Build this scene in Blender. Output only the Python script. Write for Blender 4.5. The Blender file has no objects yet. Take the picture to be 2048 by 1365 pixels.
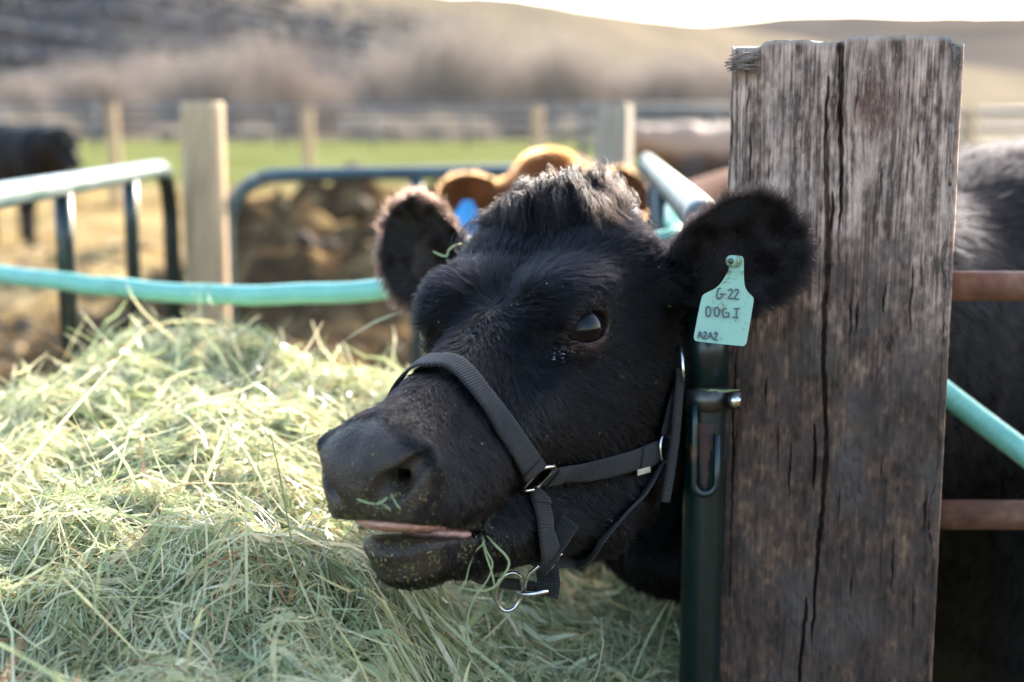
import bpy, bmesh, math, random
import numpy as np
from mathutils import Vector, Matrix
from mathutils.bvhtree import BVHTree

R = math.radians
rng = np.random.default_rng(7)
random.seed(7)
scene = bpy.context.scene
COL = scene.collection

# ------------------------------------------------------------------ camera
CAM_Z, PITCH, FPX = 1.45, R(8.6), 2844.4
cam_data = bpy.data.cameras.new('camera')
cam_data.lens, cam_data.sensor_width = 50.0, 36.0
cam_data.clip_start, cam_data.clip_end = 0.05, 4000.0
cam_data.dof.use_dof = True
cam_data.dof.focus_distance = 1.32
cam_data.dof.aperture_fstop = 3.3
cam_data.dof.aperture_blades = 0
cam = bpy.data.objects.new('camera', cam_data)
COL.objects.link(cam)
cam.location = (0, 0, CAM_Z)
cam.rotation_euler = (R(90) - PITCH, 0, 0)
scene.camera = cam

# ------------------------------------------------------------------ sky, sun, exposure
SUN_AZ, SUN_EL = R(33), R(25)          # azimuth measured from +Y (away from camera) towards +X (right)
world = bpy.data.worlds.new('World')
scene.world = world
world.use_nodes = True
wn = world.node_tree.nodes
wl = world.node_tree.links
sky = wn.new('ShaderNodeTexSky')
sky.sky_type = 'NISHITA'
sky.sun_disc = False
sky.sun_elevation = SUN_EL
sky.sun_rotation = SUN_AZ
sky.air_density, sky.dust_density, sky.ozone_density = 1.0, 2.3, .8
wl.new(sky.outputs[0], wn['Background'].inputs[0])
wn['Background'].inputs[1].default_value = 0.15

sun_data = bpy.data.lights.new('sun', 'SUN')
sun_data.energy = 3.0
sun_data.angle = R(0.5)
sun_data.color = (1.0, 0.94, 0.84)
sun = bpy.data.objects.new('sun', sun_data)
COL.objects.link(sun)
SUN_DIR = Vector((math.cos(SUN_EL) * math.sin(SUN_AZ), math.cos(SUN_EL) * math.cos(SUN_AZ), math.sin(SUN_EL)))
sun.rotation_euler = SUN_DIR.to_track_quat('Z', 'Y').to_euler()
sun.location = SUN_DIR * 30

scene.view_settings.view_transform = 'Standard'
scene.view_settings.look = 'None'
scene.view_settings.gamma = 1.0
scene.view_settings.use_curve_mapping = False
scene.view_settings.exposure = 2.63
scene.cycles.max_bounces = 8
scene.cycles.transparent_max_bounces = 12
scene.cycles.use_denoising = True
scene.cycles_curves.shape = 'RIBBONS'
scene.cycles_curves.subdivisions = 2

# ------------------------------------------------------------------ small helpers
CR = np.array([1.0, 0, 0]); CF = np.array([0, math.cos(PITCH), -math.sin(PITCH)]); CU = np.array([0, math.sin(PITCH), math.cos(PITCH)])
CC = np.array([0, 0, CAM_Z])
def at(px, py, d):
    """world point seen at photo pixel px,py (2048 wide) at distance d along the optical axis"""
    return CC + CF * d + CR * ((px - 1024) / FPX * d) + CU * ((682.5 - py) / FPX * d)
def ray(px, py):
    v = at(px, py, 1.0) - CC
    return v / np.linalg.norm(v)

def tag(o, label=None, cat=None, group=None, kind=None):
    if label: o['label'] = label
    if cat: o['category'] = cat
    if group: o['group'] = group
    if kind: o['kind'] = kind
    return o
def link(o, parent=None):
    COL.objects.link(o)
    if parent is not None: o.parent = parent
    return o
def empty(name, loc=(0, 0, 0)):
    o = bpy.data.objects.new(name, None); o.location = loc
    o.empty_display_size = 0.1
    return link(o)
def mesh_np(name, verts, faces, mat, parent=None, smooth=True, base=None):
    """fast mesh from numpy; faces (n,k) array; vertices in world space (parent offset removed)"""
    verts = np.asarray(verts, np.float64)
    if parent is not None:
        verts = verts - np.array(root_loc(parent))
    if base is not None: verts = verts - np.asarray(base, float)
    faces = np.asarray(faces, np.int32)
    me = bpy.data.meshes.new(name)
    k = faces.shape[1]
    me.vertices.add(len(verts)); me.vertices.foreach_set('co', verts.astype(np.float32).ravel())
    me.loops.add(faces.size); me.loops.foreach_set('vertex_index', faces.ravel())
    me.polygons.add(len(faces)); me.polygons.foreach_set('loop_start', np.arange(0, faces.size, k, dtype=np.int32))
    me.update(calc_edges=True); me.validate()
    me.polygons.foreach_set('use_smooth', np.full(len(me.polygons), smooth))
    if mat: me.materials.append(mat)
    o = bpy.data.objects.new(name, me)
    if base is not None: o.location = base
    return link(o, parent)
def root_loc(o):
    v = Vector((0, 0, 0))
    while o is not None:
        v = v + o.location; o = o.parent
    return v
def bm_obj(name, bm, mat, parent=None, smooth=True, base=None):
    """bmesh in world space -> one object (optionally a child of parent, whose location is subtracted)"""
    if parent is not None:
        off = root_loc(parent)
        for v in bm.verts: v.co -= off
    if base is not None:
        for v in bm.verts: v.co -= Vector(base)
    me = bpy.data.meshes.new(name); bm.normal_update(); bm.to_mesh(me); bm.free()
    for p in me.polygons: p.use_smooth = smooth
    if mat: me.materials.append(mat)
    o = bpy.data.objects.new(name, me)
    if base is not None: o.location = base
    return link(o, parent)
def attr(me, name, vals):
    a = me.attributes.new(name, 'FLOAT', 'POINT'); a.data.foreach_set('value', np.asarray(vals, np.float32))

def smooth_path(pts, n=8):
    """Catmull-Rom through points"""
    P = np.asarray(pts, float)
    Q = np.vstack([2 * P[0] - P[1], P, 2 * P[-1] - P[-2]])
    out = []
    for i in range(1, len(Q) - 2):
        p0, p1, p2, p3 = Q[i - 1], Q[i], Q[i + 1], Q[i + 2]
        for t in np.linspace(0, 1, n, endpoint=False):
            out.append(.5 * ((2 * p1) + (-p0 + p2) * t + (2 * p0 - 5 * p1 + 4 * p2 - p3) * t * t + (-p0 + 3 * p1 - 3 * p2 + p3) * t ** 3))
    out.append(P[-1])
    return np.array(out)
def frames(path, up=(0, 0, 1)):
    P = np.asarray(path, float)
    T = np.gradient(P, axis=0); T /= np.linalg.norm(T, axis=1, keepdims=True) + 1e-12
    n = np.asarray(up, float); N = []
    for t in T:
        n = n - t * (n @ t)
        if np.linalg.norm(n) < 1e-6: n = np.cross(t, [1, 0, 0.01])
        n = n / np.linalg.norm(n); N.append(n)
    N = np.array(N); B = np.cross(T, N)
    return T, N, B
def tube_mesh(path, rad, sides=16, caps=True, closed=False):
    P = np.asarray(path, float); n = len(P)
    rad = np.broadcast_to(np.asarray(rad, float), (n,))
    T, N, B = frames(P)
    if closed:
        T = np.roll(P, -1, 0) - np.roll(P, 1, 0); T /= np.linalg.norm(T, axis=1, keepdims=True)
        c = P.mean(0); N = P - c; N -= T * (N * T).sum(1, keepdims=True); N /= np.linalg.norm(N, axis=1, keepdims=True); B = np.cross(T, N)
    a = np.linspace(0, 2 * np.pi, sides, endpoint=False)
    V = (P[:, None] + (N[:, None] * np.cos(a)[None, :, None] + B[:, None] * np.sin(a)[None, :, None]) * rad[:, None, None]).reshape(-1, 3)
    F = []
    m = n if closed else n - 1
    for i in range(m):
        j = (i + 1) % n
        for s in range(sides):
            s2 = (s + 1) % sides
            F.append((i * sides + s, i * sides + s2, j * sides + s2, j * sides + s))
    if caps and not closed:
        V = np.vstack([V, P[0], P[-1]])
        c0, c1 = n * sides, n * sides + 1
        for s in range(sides):
            s2 = (s + 1) % sides
            F.append((c0, s2, s, s)); F.append((c1, (n - 1) * sides + s, (n - 1) * sides + s2, (n - 1) * sides + s2))
    return V, F
def add_poly(bm, V, F):
    vs = [bm.verts.new(v) for v in V]
    for f in F:
        f2 = list(dict.fromkeys(f))
        if len(f2) > 2:
            try: bm.faces.new([vs[i] for i in f2])
            except ValueError: pass
def tube_obj(name, path, rad, mat, parent=None, sides=16, closed=False, base=None):
    bm = bmesh.new(); add_poly(bm, *tube_mesh(path, rad, sides, True, closed))
    return bm_obj(name, bm, mat, parent, base=base)

# value noise (vectorised, tileless)
def _hash(ix, iy, iz, seed):
    h = (ix * 374761393 + iy * 668265263 + iz * 2147483647 + seed * 974634777).astype(np.int64)
    h = (h ^ (h >> 13)) * 1274126177
    h = h ^ (h >> 16)
    return (h & 0xffffff) / float(0xffffff)
def vnoise(p, seed=0):
    p = np.asarray(p, float)
    i = np.floor(p).astype(np.int64); f = p - i; f = f * f * (3 - 2 * f)
    r = 0
    for dx in (0, 1):
        for dy in (0, 1):
            for dz in (0, 1):
                w = (f[..., 0] if dx else 1 - f[..., 0]) * (f[..., 1] if dy else 1 - f[..., 1]) * (f[..., 2] if dz else 1 - f[..., 2])
                r = r + w * _hash(i[..., 0] + dx, i[..., 1] + dy, i[..., 2] + dz, seed)
    return r * 2 - 1
def fbm(p, octaves=4, seed=0, gain=.5):
    r, a = 0, 1.0; p = np.asarray(p, float)
    for o in range(octaves):
        r = r + a * vnoise(p * 2 ** o, seed + o * 17); a *= gain
    return r

# ------------------------------------------------------------------ materials
def new_mat(name):
    m = bpy.data.materials.new(name); m.use_nodes = True
    nt = m.node_tree
    return m, nt, nt.nodes['Principled BSDF'], nt.nodes['Material Output']
def N(nt, t, **kw):
    n = nt.nodes.new(t)
    for k, v in kw.items():
        if k in n.inputs: n.inputs[k].default_value = v
        else: setattr(n, k, v)
    return n
def ramp(nt, fac, stops):
    r = nt.nodes.new('ShaderNodeValToRGB'); e = r.color_ramp.elements
    while len(e) < len(stops): e.new(0.5)
    for el, (p, c) in zip(e, stops): el.position = p; el.color = (*c, 1)
    nt.links.new(fac, r.inputs[0]); return r.outputs[0]
def coords(nt, scale=(1, 1, 1)):
    tc = nt.nodes.new('ShaderNodeTexCoord'); mp = nt.nodes.new('ShaderNodeMapping'); mp.inputs['Scale'].default_value = scale
    nt.links.new(tc.outputs['Object'], mp.inputs[0]); return mp.outputs[0]
def noise(nt, vec, scale, detail=4, rough=.55, out=0):
    n = N(nt, 'ShaderNodeTexNoise'); n.inputs['Scale'].default_value = scale; n.inputs['Detail'].default_value = detail; n.inputs['Roughness'].default_value = rough
    nt.links.new(vec, n.inputs['Vector']); return n.outputs[out]
def bump(nt, bsdf, h, strength=.3, dist=.002):
    b = nt.nodes.new('ShaderNodeBump'); b.inputs['Strength'].default_value = strength; b.inputs['Distance'].default_value = dist
    nt.links.new(h, b.inputs['Height']); nt.links.new(b.outputs[0], bsdf.inputs['Normal']); return b
def simple_mat(name, stops, scale=(1, 1, 1), nscale=20, rough=.6, spec=.5, metal=0.0, bstr=.2, bdist=.002, detail=4):
    m, nt, b, o = new_mat(name)
    v = coords(nt, scale); f = noise(nt, v, nscale, detail)
    nt.links.new(ramp(nt, f, stops), b.inputs['Base Color'])
    b.inputs['Roughness'].default_value = rough; b.inputs['Specular IOR Level'].default_value = spec; b.inputs['Metallic'].default_value = metal
    if bstr: bump(nt, b, f, bstr, bdist)
    return m

# ------------------------------------------------------------------ signed distance modelling
def smin(a, b, k):
    h = np.clip(.5 + .5 * (b - a) / k, 0, 1)
    return b + (a - b) * h - k * h * (1 - h)
def smax(a, b, k): return -smin(-a, -b, k)
def ell(p, c, r, rot=None):
    q = p - np.asarray(c, np.float32)
    if rot is not None: q = q @ np.asarray(rot, np.float32)          # rot columns = axes
    r = np.asarray(r, np.float32)
    k0 = np.sqrt(((q / r) ** 2).sum(1)) + 1e-9; k1 = np.sqrt(((q / r ** 2) ** 2).sum(1)) + 1e-9
    return k0 * (k0 - 1) / k1
def cone(p, a, b, ra, rb):
    a = np.asarray(a, np.float32); b = np.asarray(b, np.float32); ab = b - a
    t = np.clip(((p - a) @ ab) / (ab @ ab), 0, 1)
    return np.sqrt(((p - a - t[:, None] * ab) ** 2).sum(1)) - (ra + t * (rb - ra))
def chain(p, pts, rad, k):
    d = None
    for i in range(len(pts) - 1):
        c = cone(p, pts[i], pts[i + 1], rad[i], rad[i + 1])
        d = c if d is None else smin(d, c, k)
    return d
def polygonize(sdf, lo, hi, h):
    """narrow-band surface nets"""
    lo = np.asarray(lo, np.float64); n = np.ceil((np.asarray(hi) - lo) / h / 4).astype(int) * 4
    nb = n // 4
    g = np.stack(np.meshgrid(*[np.arange(k) for k in nb], indexing='ij'), -1).reshape(-1, 3)
    H = 4 * h
    dc = sdf((lo + (g + .5) * H).astype(np.float32))
    act = np.abs(dc) < H * 1.9
    vol = np.repeat(np.repeat(np.repeat(np.sign(dc).reshape(nb), 4, 0), 4, 1), 4, 2).astype(np.float32)
    ga = g[act]
    off = np.stack(np.meshgrid(*[np.arange(4)] * 3, indexing='ij'), -1).reshape(-1, 3)
    idx = (ga[:, None] * 4 + off[None]).reshape(-1, 3)
    vals = np.empty(len(idx), np.float32)
    for s in range(0, len(idx), 400000):
        vals[s:s + 400000] = sdf((lo + idx[s:s + 400000] * h).astype(np.float32))
    vol[idx[:, 0], idx[:, 1], idx[:, 2]] = vals
    ins = vol < 0
    c = np.zeros(np.array(vol.shape) - 1, np.uint8)
    for dx in (0, 1):
        for dy in (0, 1):
            for dz in (0, 1):
                c += ins[dx:ins.shape[0] - 1 + dx, dy:ins.shape[1] - 1 + dy, dz:ins.shape[2] - 1 + dz]
    cells = np.argwhere((c > 0) & (c < 8))
    cid = np.full(c.shape, -1, np.int32); cid[tuple(cells.T)] = np.arange(len(cells))
    acc = np.zeros((len(cells), 3)); cnt = np.zeros(len(cells))
    corners = [(x, y, z) for x in (0, 1) for y in (0, 1) for z in (0, 1)]
    for a in corners:
        for ax in range(3):
            if a[ax]: continue
            b = list(a); b[ax] = 1
            va = vol[tuple((cells + a).T)]; vb = vol[tuple((cells + b).T)]
            m = (va < 0) != (vb < 0)
            t = va[m] / (va[m] - vb[m])
            p = np.tile(np.asarray(a, float), (m.sum(), 1)); p[:, ax] += t
            acc[m] += p; cnt[m] += 1
    V = lo + (cells + acc / cnt[:, None]) * h
    F = []
    for ax in range(3):
        u, v = [(1, 2), (2, 0), (0, 1)][ax]
        sl0 = [slice(None)] * 3; sl1 = [slice(None)] * 3; sl0[ax] = slice(0, -1); sl1[ax] = slice(1, None)
        A = ins[tuple(sl0)]; B = ins[tuple(sl1)]
        e = np.argwhere(A != B)
        e = e[(e[:, u] > 0) & (e[:, v] > 0)]
        for k in (u, v): e = e[e[:, k] < c.shape[k]]
        e = e[e[:, ax] < c.shape[ax]]
        s = A[tuple(e.T)]
        def cc(du, dv):
            q = e.copy(); q[:, u] += du; q[:, v] += dv; return cid[tuple(q.T)]
        q = np.stack([cc(-1, -1), cc(0, -1), cc(0, 0), cc(-1, 0)], 1)
        q[~s] = q[~s][:, ::-1]
        F.append(q[(q >= 0).all(1)])
    return V, np.vstack(F)
def table(xs, ys, sig=.012):
    X = np.linspace(-.45, .45, 1801); Y = np.interp(X, xs, ys)
    n = int(sig / (X[1] - X[0]) * 3); k = np.exp(-.5 * (np.arange(-n, n + 1) * (X[1] - X[0]) / sig) ** 2); k /= k.sum()
    Yp = np.pad(Y, n, mode='edge'); Y = np.convolve(Yp, k, 'valid')
    return lambda x: np.interp(x, X, Y).astype(np.float32)
# ------------------------------------------------------------------ cattle: head in its own frame (x to the muzzle, y to its left, z dorsal)
_zt = table([-.26, -.21, -.17, -.12, -.05, .02, .08, .13, .20, .25, .28, .30], [-.03, .015, .050, .048, .028, .006, -.010, -.020, -.032, -.040, -.05, -.07])
_zb = table([-.26, -.15, -.09, 0, .09, .15, .19, .24, .28, .30], [-.17, -.205, -.225, -.215, -.175, -.142, -.137, -.128, -.118, -.11])
_w = table([-.26, -.20, -.15, -.08, -.02, .03, .08, .13, .18, .22, .26, .30], [.075, .088, .099, .101, .092, .077, .063, .053, .047, .046, .047, .045])
_at = table([-.3, -.15, -.05, .05, .15, .25, .3], [.90, .93, .92, .80, .68, .62, .6])
_ab = table([-.3, -.1, .05, .15, .25, .3], [.6, .66, .62, .70, .8, .8])
EYE = np.array([.004, .0685, -.027]); EYE_R = .0290
EYE_N = np.array([.44, .87, .22]); EYE_N /= np.linalg.norm(EYE_N)
_ea = np.array([.93, -.36, -.10]); _ea -= EYE_N * (_ea @ EYE_N); _ea /= np.linalg.norm(_ea)
EYE_ROT = np.stack([_ea, np.cross(_ea, EYE_N), EYE_N], 1)             # columns: along the lids, across the lids, outwards
def mir(p):
    q = p.copy(); q[:, 1] = np.abs(q[:, 1]); return q
def head_sdf(p, detail=True):
    s = mir(p)
    x, y, z = p[:, 0], s[:, 1], p[:, 2]
    zt, zb, w = _zt(x), _zb(x), _w(x)
    h = (zt - zb) / 2; t = (z - (zt + zb) / 2) / h
    ww = w * np.where(t > 0, 1 - (1 - _at(x)) * t * t, 1 - (1 - _ab(x)) * t * t)
    ww = np.maximum(ww, .012)
    n = 2.5
    f = (np.abs(y / ww) ** n + np.abs(t) ** n) ** (1 / n)
    d = (f - 1) * np.minimum(ww, h) * .85
    d = smax(d, x - .268, .03); d = smax(d, -.215 - x, .03)
    # muzzle
    d = smin(d, ell(s, (.251, .0, -.086), (.050, .046, .042)), .022)
    d = smin(d, ell(s, (.258, .016, -.076), (.036, .030, .031)), .016)
    # upper lip pads
    d = smin(d, ell(s, (.222, .027, -.116), (.060, .026, .032)), .018)
    # cheeks, masseter
    d = smin(d, ell(s, (-.075, .052, -.140), (.090, .036, .105)), .03)
    d = smin(d, ell(s, (.045, .044, -.100), (.085, .024, .040)), .03)
    # orbit, brow and crest in front of the eye
    d = smin(d, ell(s, (-.004, .066, -.014), (.052, .030, .034)), .022)
    d = smin(d, ell(s, (-.035, .055, .010), (.065, .038, .022)), .03)
    d = smax(d, -ell(s, (.078, .066, -.030), (.040, .010, .014)), .025)
    # poll
    d = smin(d, ell(s, (-.166, 0, .050), (.036, .064, .032)), .03)
    d = smin(d, ell(s, (-.112, .058, .018), (.052, .044, .034)), .03)
    # lower jaw: two branches meeting in the chin
    jaw = smin(cone(s, (-.115, .052, -.200), (-.03, .046, -.230), .050, .034), cone(s, (-.03, .046, -.228), (.160, .016, -.180), .034, .026), .03)
    jaw = smin(jaw, ell(s, (.05, 0, -.195), (.13, .036, .030)), .03)
    d = smin(d, jaw, .022)
    lip = ell(s, (.199, 0, -.169), (.067, .041, .032))
    lip = smin(lip, ell(s, (.210, 0, -.153), (.061, .043, .019)), .012)
    back = np.clip((.150 - x) / .05, 0, 1)
    d = np.where(x > .10, smin(d, lip, .004 + .02 * back), smin(d, lip, .024))
    # mouth slit
    q = s.copy(); q[:, 2] -= (s[:, 0] - .245) * .40
    slit = ell(q, (.250, 0, -.1385), (.098, .068, .0078))
    d = smax(d, -slit, .005)
    # upper lip hanging over the corner of the mouth
    d = smin(d, ell(s, (.172, .037, -.119), (.060, .023, .036)), .012)
    if detail:
        # nostril: raised wing, comma-shaped opening
        d = smin(d, cone(s, (.286, .014, -.070), (.262, .040, -.062), .008, .009), .012)
        d = smin(d, cone(s, (.262, .040, -.062), (.252, .047, -.080), .009, .007), .010)
        nos = smin(cone(s, (.304, .017, -.101), (.290, .034, -.084), .0080, .0125), cone(s, (.290, .034, -.084), (.263, .053, -.066), .0125, .0068), .006)
        nos = smin(nos, cone(s, (.288, .033, -.084), (.245, .024, -.080), .0085, .006), .008)
        d = smax(d, -nos, .005)
        # lids around the eye, with the opening
        lid = np.sqrt(((s - EYE) ** 2).sum(1)) - (EYE_R + .0038)
        d = smin(d, lid, .010)
        o = (s - EYE) @ EYE_ROT.astype(np.float32)
        cut = np.maximum(np.sqrt(o[:, 0] ** 2 + (o[:, 1] + .0155) ** 2) - .0298, np.sqrt(o[:, 0] ** 2 + (o[:, 1] - .0160) ** 2) - .0305)
        cut = np.maximum(cut, .004 - o[:, 2])
        d = smax(d, -cut, .003)
        # lid folds
        for (off, r, dep) in ((.0135, .0275, .0016), (-.0145, .0265, .0014)):
            rr = np.sqrt(o[:, 0] ** 2 + (o[:, 1] * 1.0) ** 2)
            ring = np.abs(rr - (.0290 if off > 0 else .0250))
            g = np.exp(-(ring / .0022) ** 2) * np.clip(np.sign(off) * o[:, 1] / .012, 0, 1) * (o[:, 2] > 0)
            d = d + dep * g
        # tear duct groove
        g = cone(o.astype(np.float32), (.0225, -.003, .014), (.042, -.014, .004), .0025, .0012)
        d = smax(d, -g, .004)
    return d
def ear_sdf(p, base, A, B, Cn, L, W):
    """cupped leaf; A along, B across, Cn towards the open side"""
    q = (p - np.asarray(base, np.float32)) @ np.stack([A, B, Cn], 1).astype(np.float32)
    u = q[:, 0] / L
    e = np.where(u > .55, (u - .55) / .45, (u - .55) / .72)
    wid = W * np.sqrt(np.clip(1 - e * e, .02, 1))
    v = q[:, 1] / wid
    depth = .022 * (1 - 1.1 * u * u)                                         # cup curls forward at the edges
    cz = depth * (v * v) - .012 * np.sin(np.pi * np.clip(u, 0, 1))
    sheet = np.abs(q[:, 2] - cz) - .0042
    edge = np.maximum(np.abs(v) - 1, -2) * wid
    ends = np.maximum(q[:, 0] - L, -q[:, 0])
    d = smax(smax(sheet * .8, edge * .7, .006), ends, .008)
    return d
class Head:
    def __init__(s, M, T, scale=1.0, ears=None):
        s.M, s.T, s.k = np.asarray(M, float), np.asarray(T, float), scale; s.ears = ears or []
    def loc(s, P): return ((np.asarray(P, float) - s.T) @ s.M / s.k)
    def wor(s, p): return (np.asarray(p, float) * s.k) @ s.M.T + s.T
    def sdf(s, P, detail=True):
        p = s.loc(P).astype(np.float32)
        d = head_sdf(p, detail) * s.k
        for e in s.ears:
            P32 = P.astype(np.float32)
            d = smin(d, ear_sdf(P32, *e['leaf']), .010)
            d = smin(d, cone(P32, e['root'], e['stem'], .030, .021), .022)
        return d
def ear(root, base, tip, face, L, W):
    """root in the skull, base where the leaf starts, tip direction, face = direction the open side looks"""
    base, tip = np.asarray(base, float), np.asarray(tip, float)
    A = tip - base; A /= np.linalg.norm(A)
    Cn = np.asarray(face, float); Cn -= A * (Cn @ A); Cn /= np.linalg.norm(Cn)
    return dict(root=np.asarray(root, float), stem=base + A * .025, leaf=(base, A, np.cross(Cn, A), Cn, L, W), base=base, A=A, B=np.cross(Cn, A), C=Cn, L=L, W=W)
def body_sdf(P, B):
    """trunk, neck and legs in world space"""
    P = P.astype(np.float32)
    d = chain(P, B['neck'], B['neck_r'], .06)
    t = chain(P, B['trunk'], B['trunk_r'], .10)
    d = smin(d, t, .10)
    for e in B.get('extra', []): d = smin(d, ell(P, *e[:2]), e[2])
    for leg, rad in B['legs']: d = smin(d, chain(P, leg, rad, .03), .05)
    for tl, rad in B.get('tail', []): d = smin(d, chain(P, tl, rad, .02), .02)
    return d

HM = np.array([[-.4536, .8827, -.1233], [-.8828, -.4639, -.0735], [-.1221, .0755, .9896]])
HT = np.array([-.0026, 1.3604, 1.2828])
head = Head(HM, HT)
_rl, _rr = head.wor((-.135, .075, -.015)), head.wor((-.135, -.075, -.010))
head.ears = [ear(_rl, at(1368, 565, 1.425), at(1600, 455, 1.40), (-.35, -.9, -.15), .128, .056),
             ear(_rr, at(925, 530, 1.555), at(770, 480, 1.60), (.15, -.95, -.2), .108, .062)]
COW = dict(neck=[head.wor((-.13, 0, -.07)), head.wor((-.22, 0, -.115)), (.25, 1.82, 1.088), (.46, 2.02, 1.11), (.80, 2.25, 1.09)],
           neck_r=[.095, .118, .200, .245, .28],
           trunk=[(.80, 2.22, 1.06), (1.25, 2.62, 1.00), (1.75, 3.05, 1.02), (1.98, 3.25, 1.08)], trunk_r=[.28, .345, .345, .24],
           extra=[((.20, 1.70, .975), (.10, .17, .085), .06), ((.80, 2.16, .74), (.26, .24, .34), .10), ((.86, 2.25, 1.26), (.26, .22, .155), .10)],
           legs=[([(.76, 1.98, .98), (.74, 1.96, .62), (.75, 1.95, .33), (.74, 1.94, .05)], [.13, .075, .045, .05]),
                 ([(1.02, 2.40, .95), (1.04, 2.42, .60), (1.04, 2.42, .32), (1.03, 2.41, .05)], [.13, .075, .045, .05]),
                 ([(1.86, 2.98, .98), (1.84, 2.96, .66), (1.93, 3.03, .42), (1.90, 3.00, .05)], [.20, .10, .048, .05]),
                 ([(2.10, 3.25, .98), (2.08, 3.24, .66), (2.17, 3.32, .42), (2.14, 3.30, .05)], [.20, .10, .048, .05])],
           tail=[([(2.16, 3.42, 1.24), (2.22, 3.47, .95), (2.21, 3.46, .55)], [.035, .02, .035])])
def cow_full(P): return smin(head.sdf(P), body_sdf(P, COW), .045)
NECK_CUT = -.265                                                    # head-frame x where fine and coarse meshing meet
def build_cow_mesh(hd, full, lo_l, hi_l, hf, lo_w, hi_w, hc):
    # fine part meshed in the head frame, coarse part in world space, welded into one mesh
    Vh, Fh = polygonize(lambda q: full(hd.wor(q)), lo_l, hi_l, hf)
    keep = Vh[:, 0] > NECK_CUT
    Fh = Fh[keep[Fh].all(1)]
    Vw, Fw = polygonize(full, lo_w, hi_w, hc)
    keepw = hd.loc(Vw)[:, 0] < NECK_CUT + .06
    # leave ears and head out of the coarse part
    Fw = Fw[keepw[Fw].all(1)]
    V = np.vstack([hd.wor(Vh), Vw]); F = np.vstack([Fh, Fw + len(Vh)])
    used = np.unique(F); mp = np.full(len(V), -1, np.int64); mp[used] = np.arange(len(used))
    return V[used], mp[F]
NHAIR_FACE, NHAIR_BODY, NHAIR_EAR, NHAIR_TUFT, HAYK = 260000, 90000, 26000, 15000, 1.0
# ------------------------------------------------------------------ ground, hills, far vegetation
def ground_h(x, y):
    y = np.asarray(y, float); x = np.asarray(x, float)
    t = np.clip((y - 19.5) / 5.5, 0, 1); t = t * t * (3 - 2 * t)
    z = .52 * t
    p = np.stack([x, y, np.zeros_like(x)], -1)
    near = np.clip((26 - y) / 4, 0, 1)
    z = z + near * (.05 * fbm(p * .9, 3, 3) + .025 * fbm(p * 4, 3, 5))
    m = np.exp(-(((x + 1.25) / 1.15) ** 2 + ((y - 8.8) / 1.5) ** 2))          # heap of muck beyond the bunk
    z = z + m * (.95 + .26 * fbm(p * 3.0, 4, 8))
    m2 = np.exp(-(((x + .3) / 1.0) ** 2 + ((y - 10.3) / 1.2) ** 2))
    z = z + m2 * (.55 + .15 * fbm(p * 2.2, 3, 9))
    m3 = np.exp(-(((x + 3.6) / 1.6) ** 2 + ((y - 12.5) / 1.6) ** 2))
    z = z + m3 * (.35 + .12 * fbm(p * 2, 3, 11))
    return z
def muck_at(x, y):
    return np.clip(2.2 * np.exp(-(((x + 1.2) / 1.3) ** 2 + ((y - 8.5) / 1.8) ** 2)) + 1.2 * np.exp(-(((x + .3) / 1.1) ** 2 + ((y - 9.9) / 1.4) ** 2)) + .8 * np.clip((11.5 - y) / 2.5, 0, 1), 0, 1.2)
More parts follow.
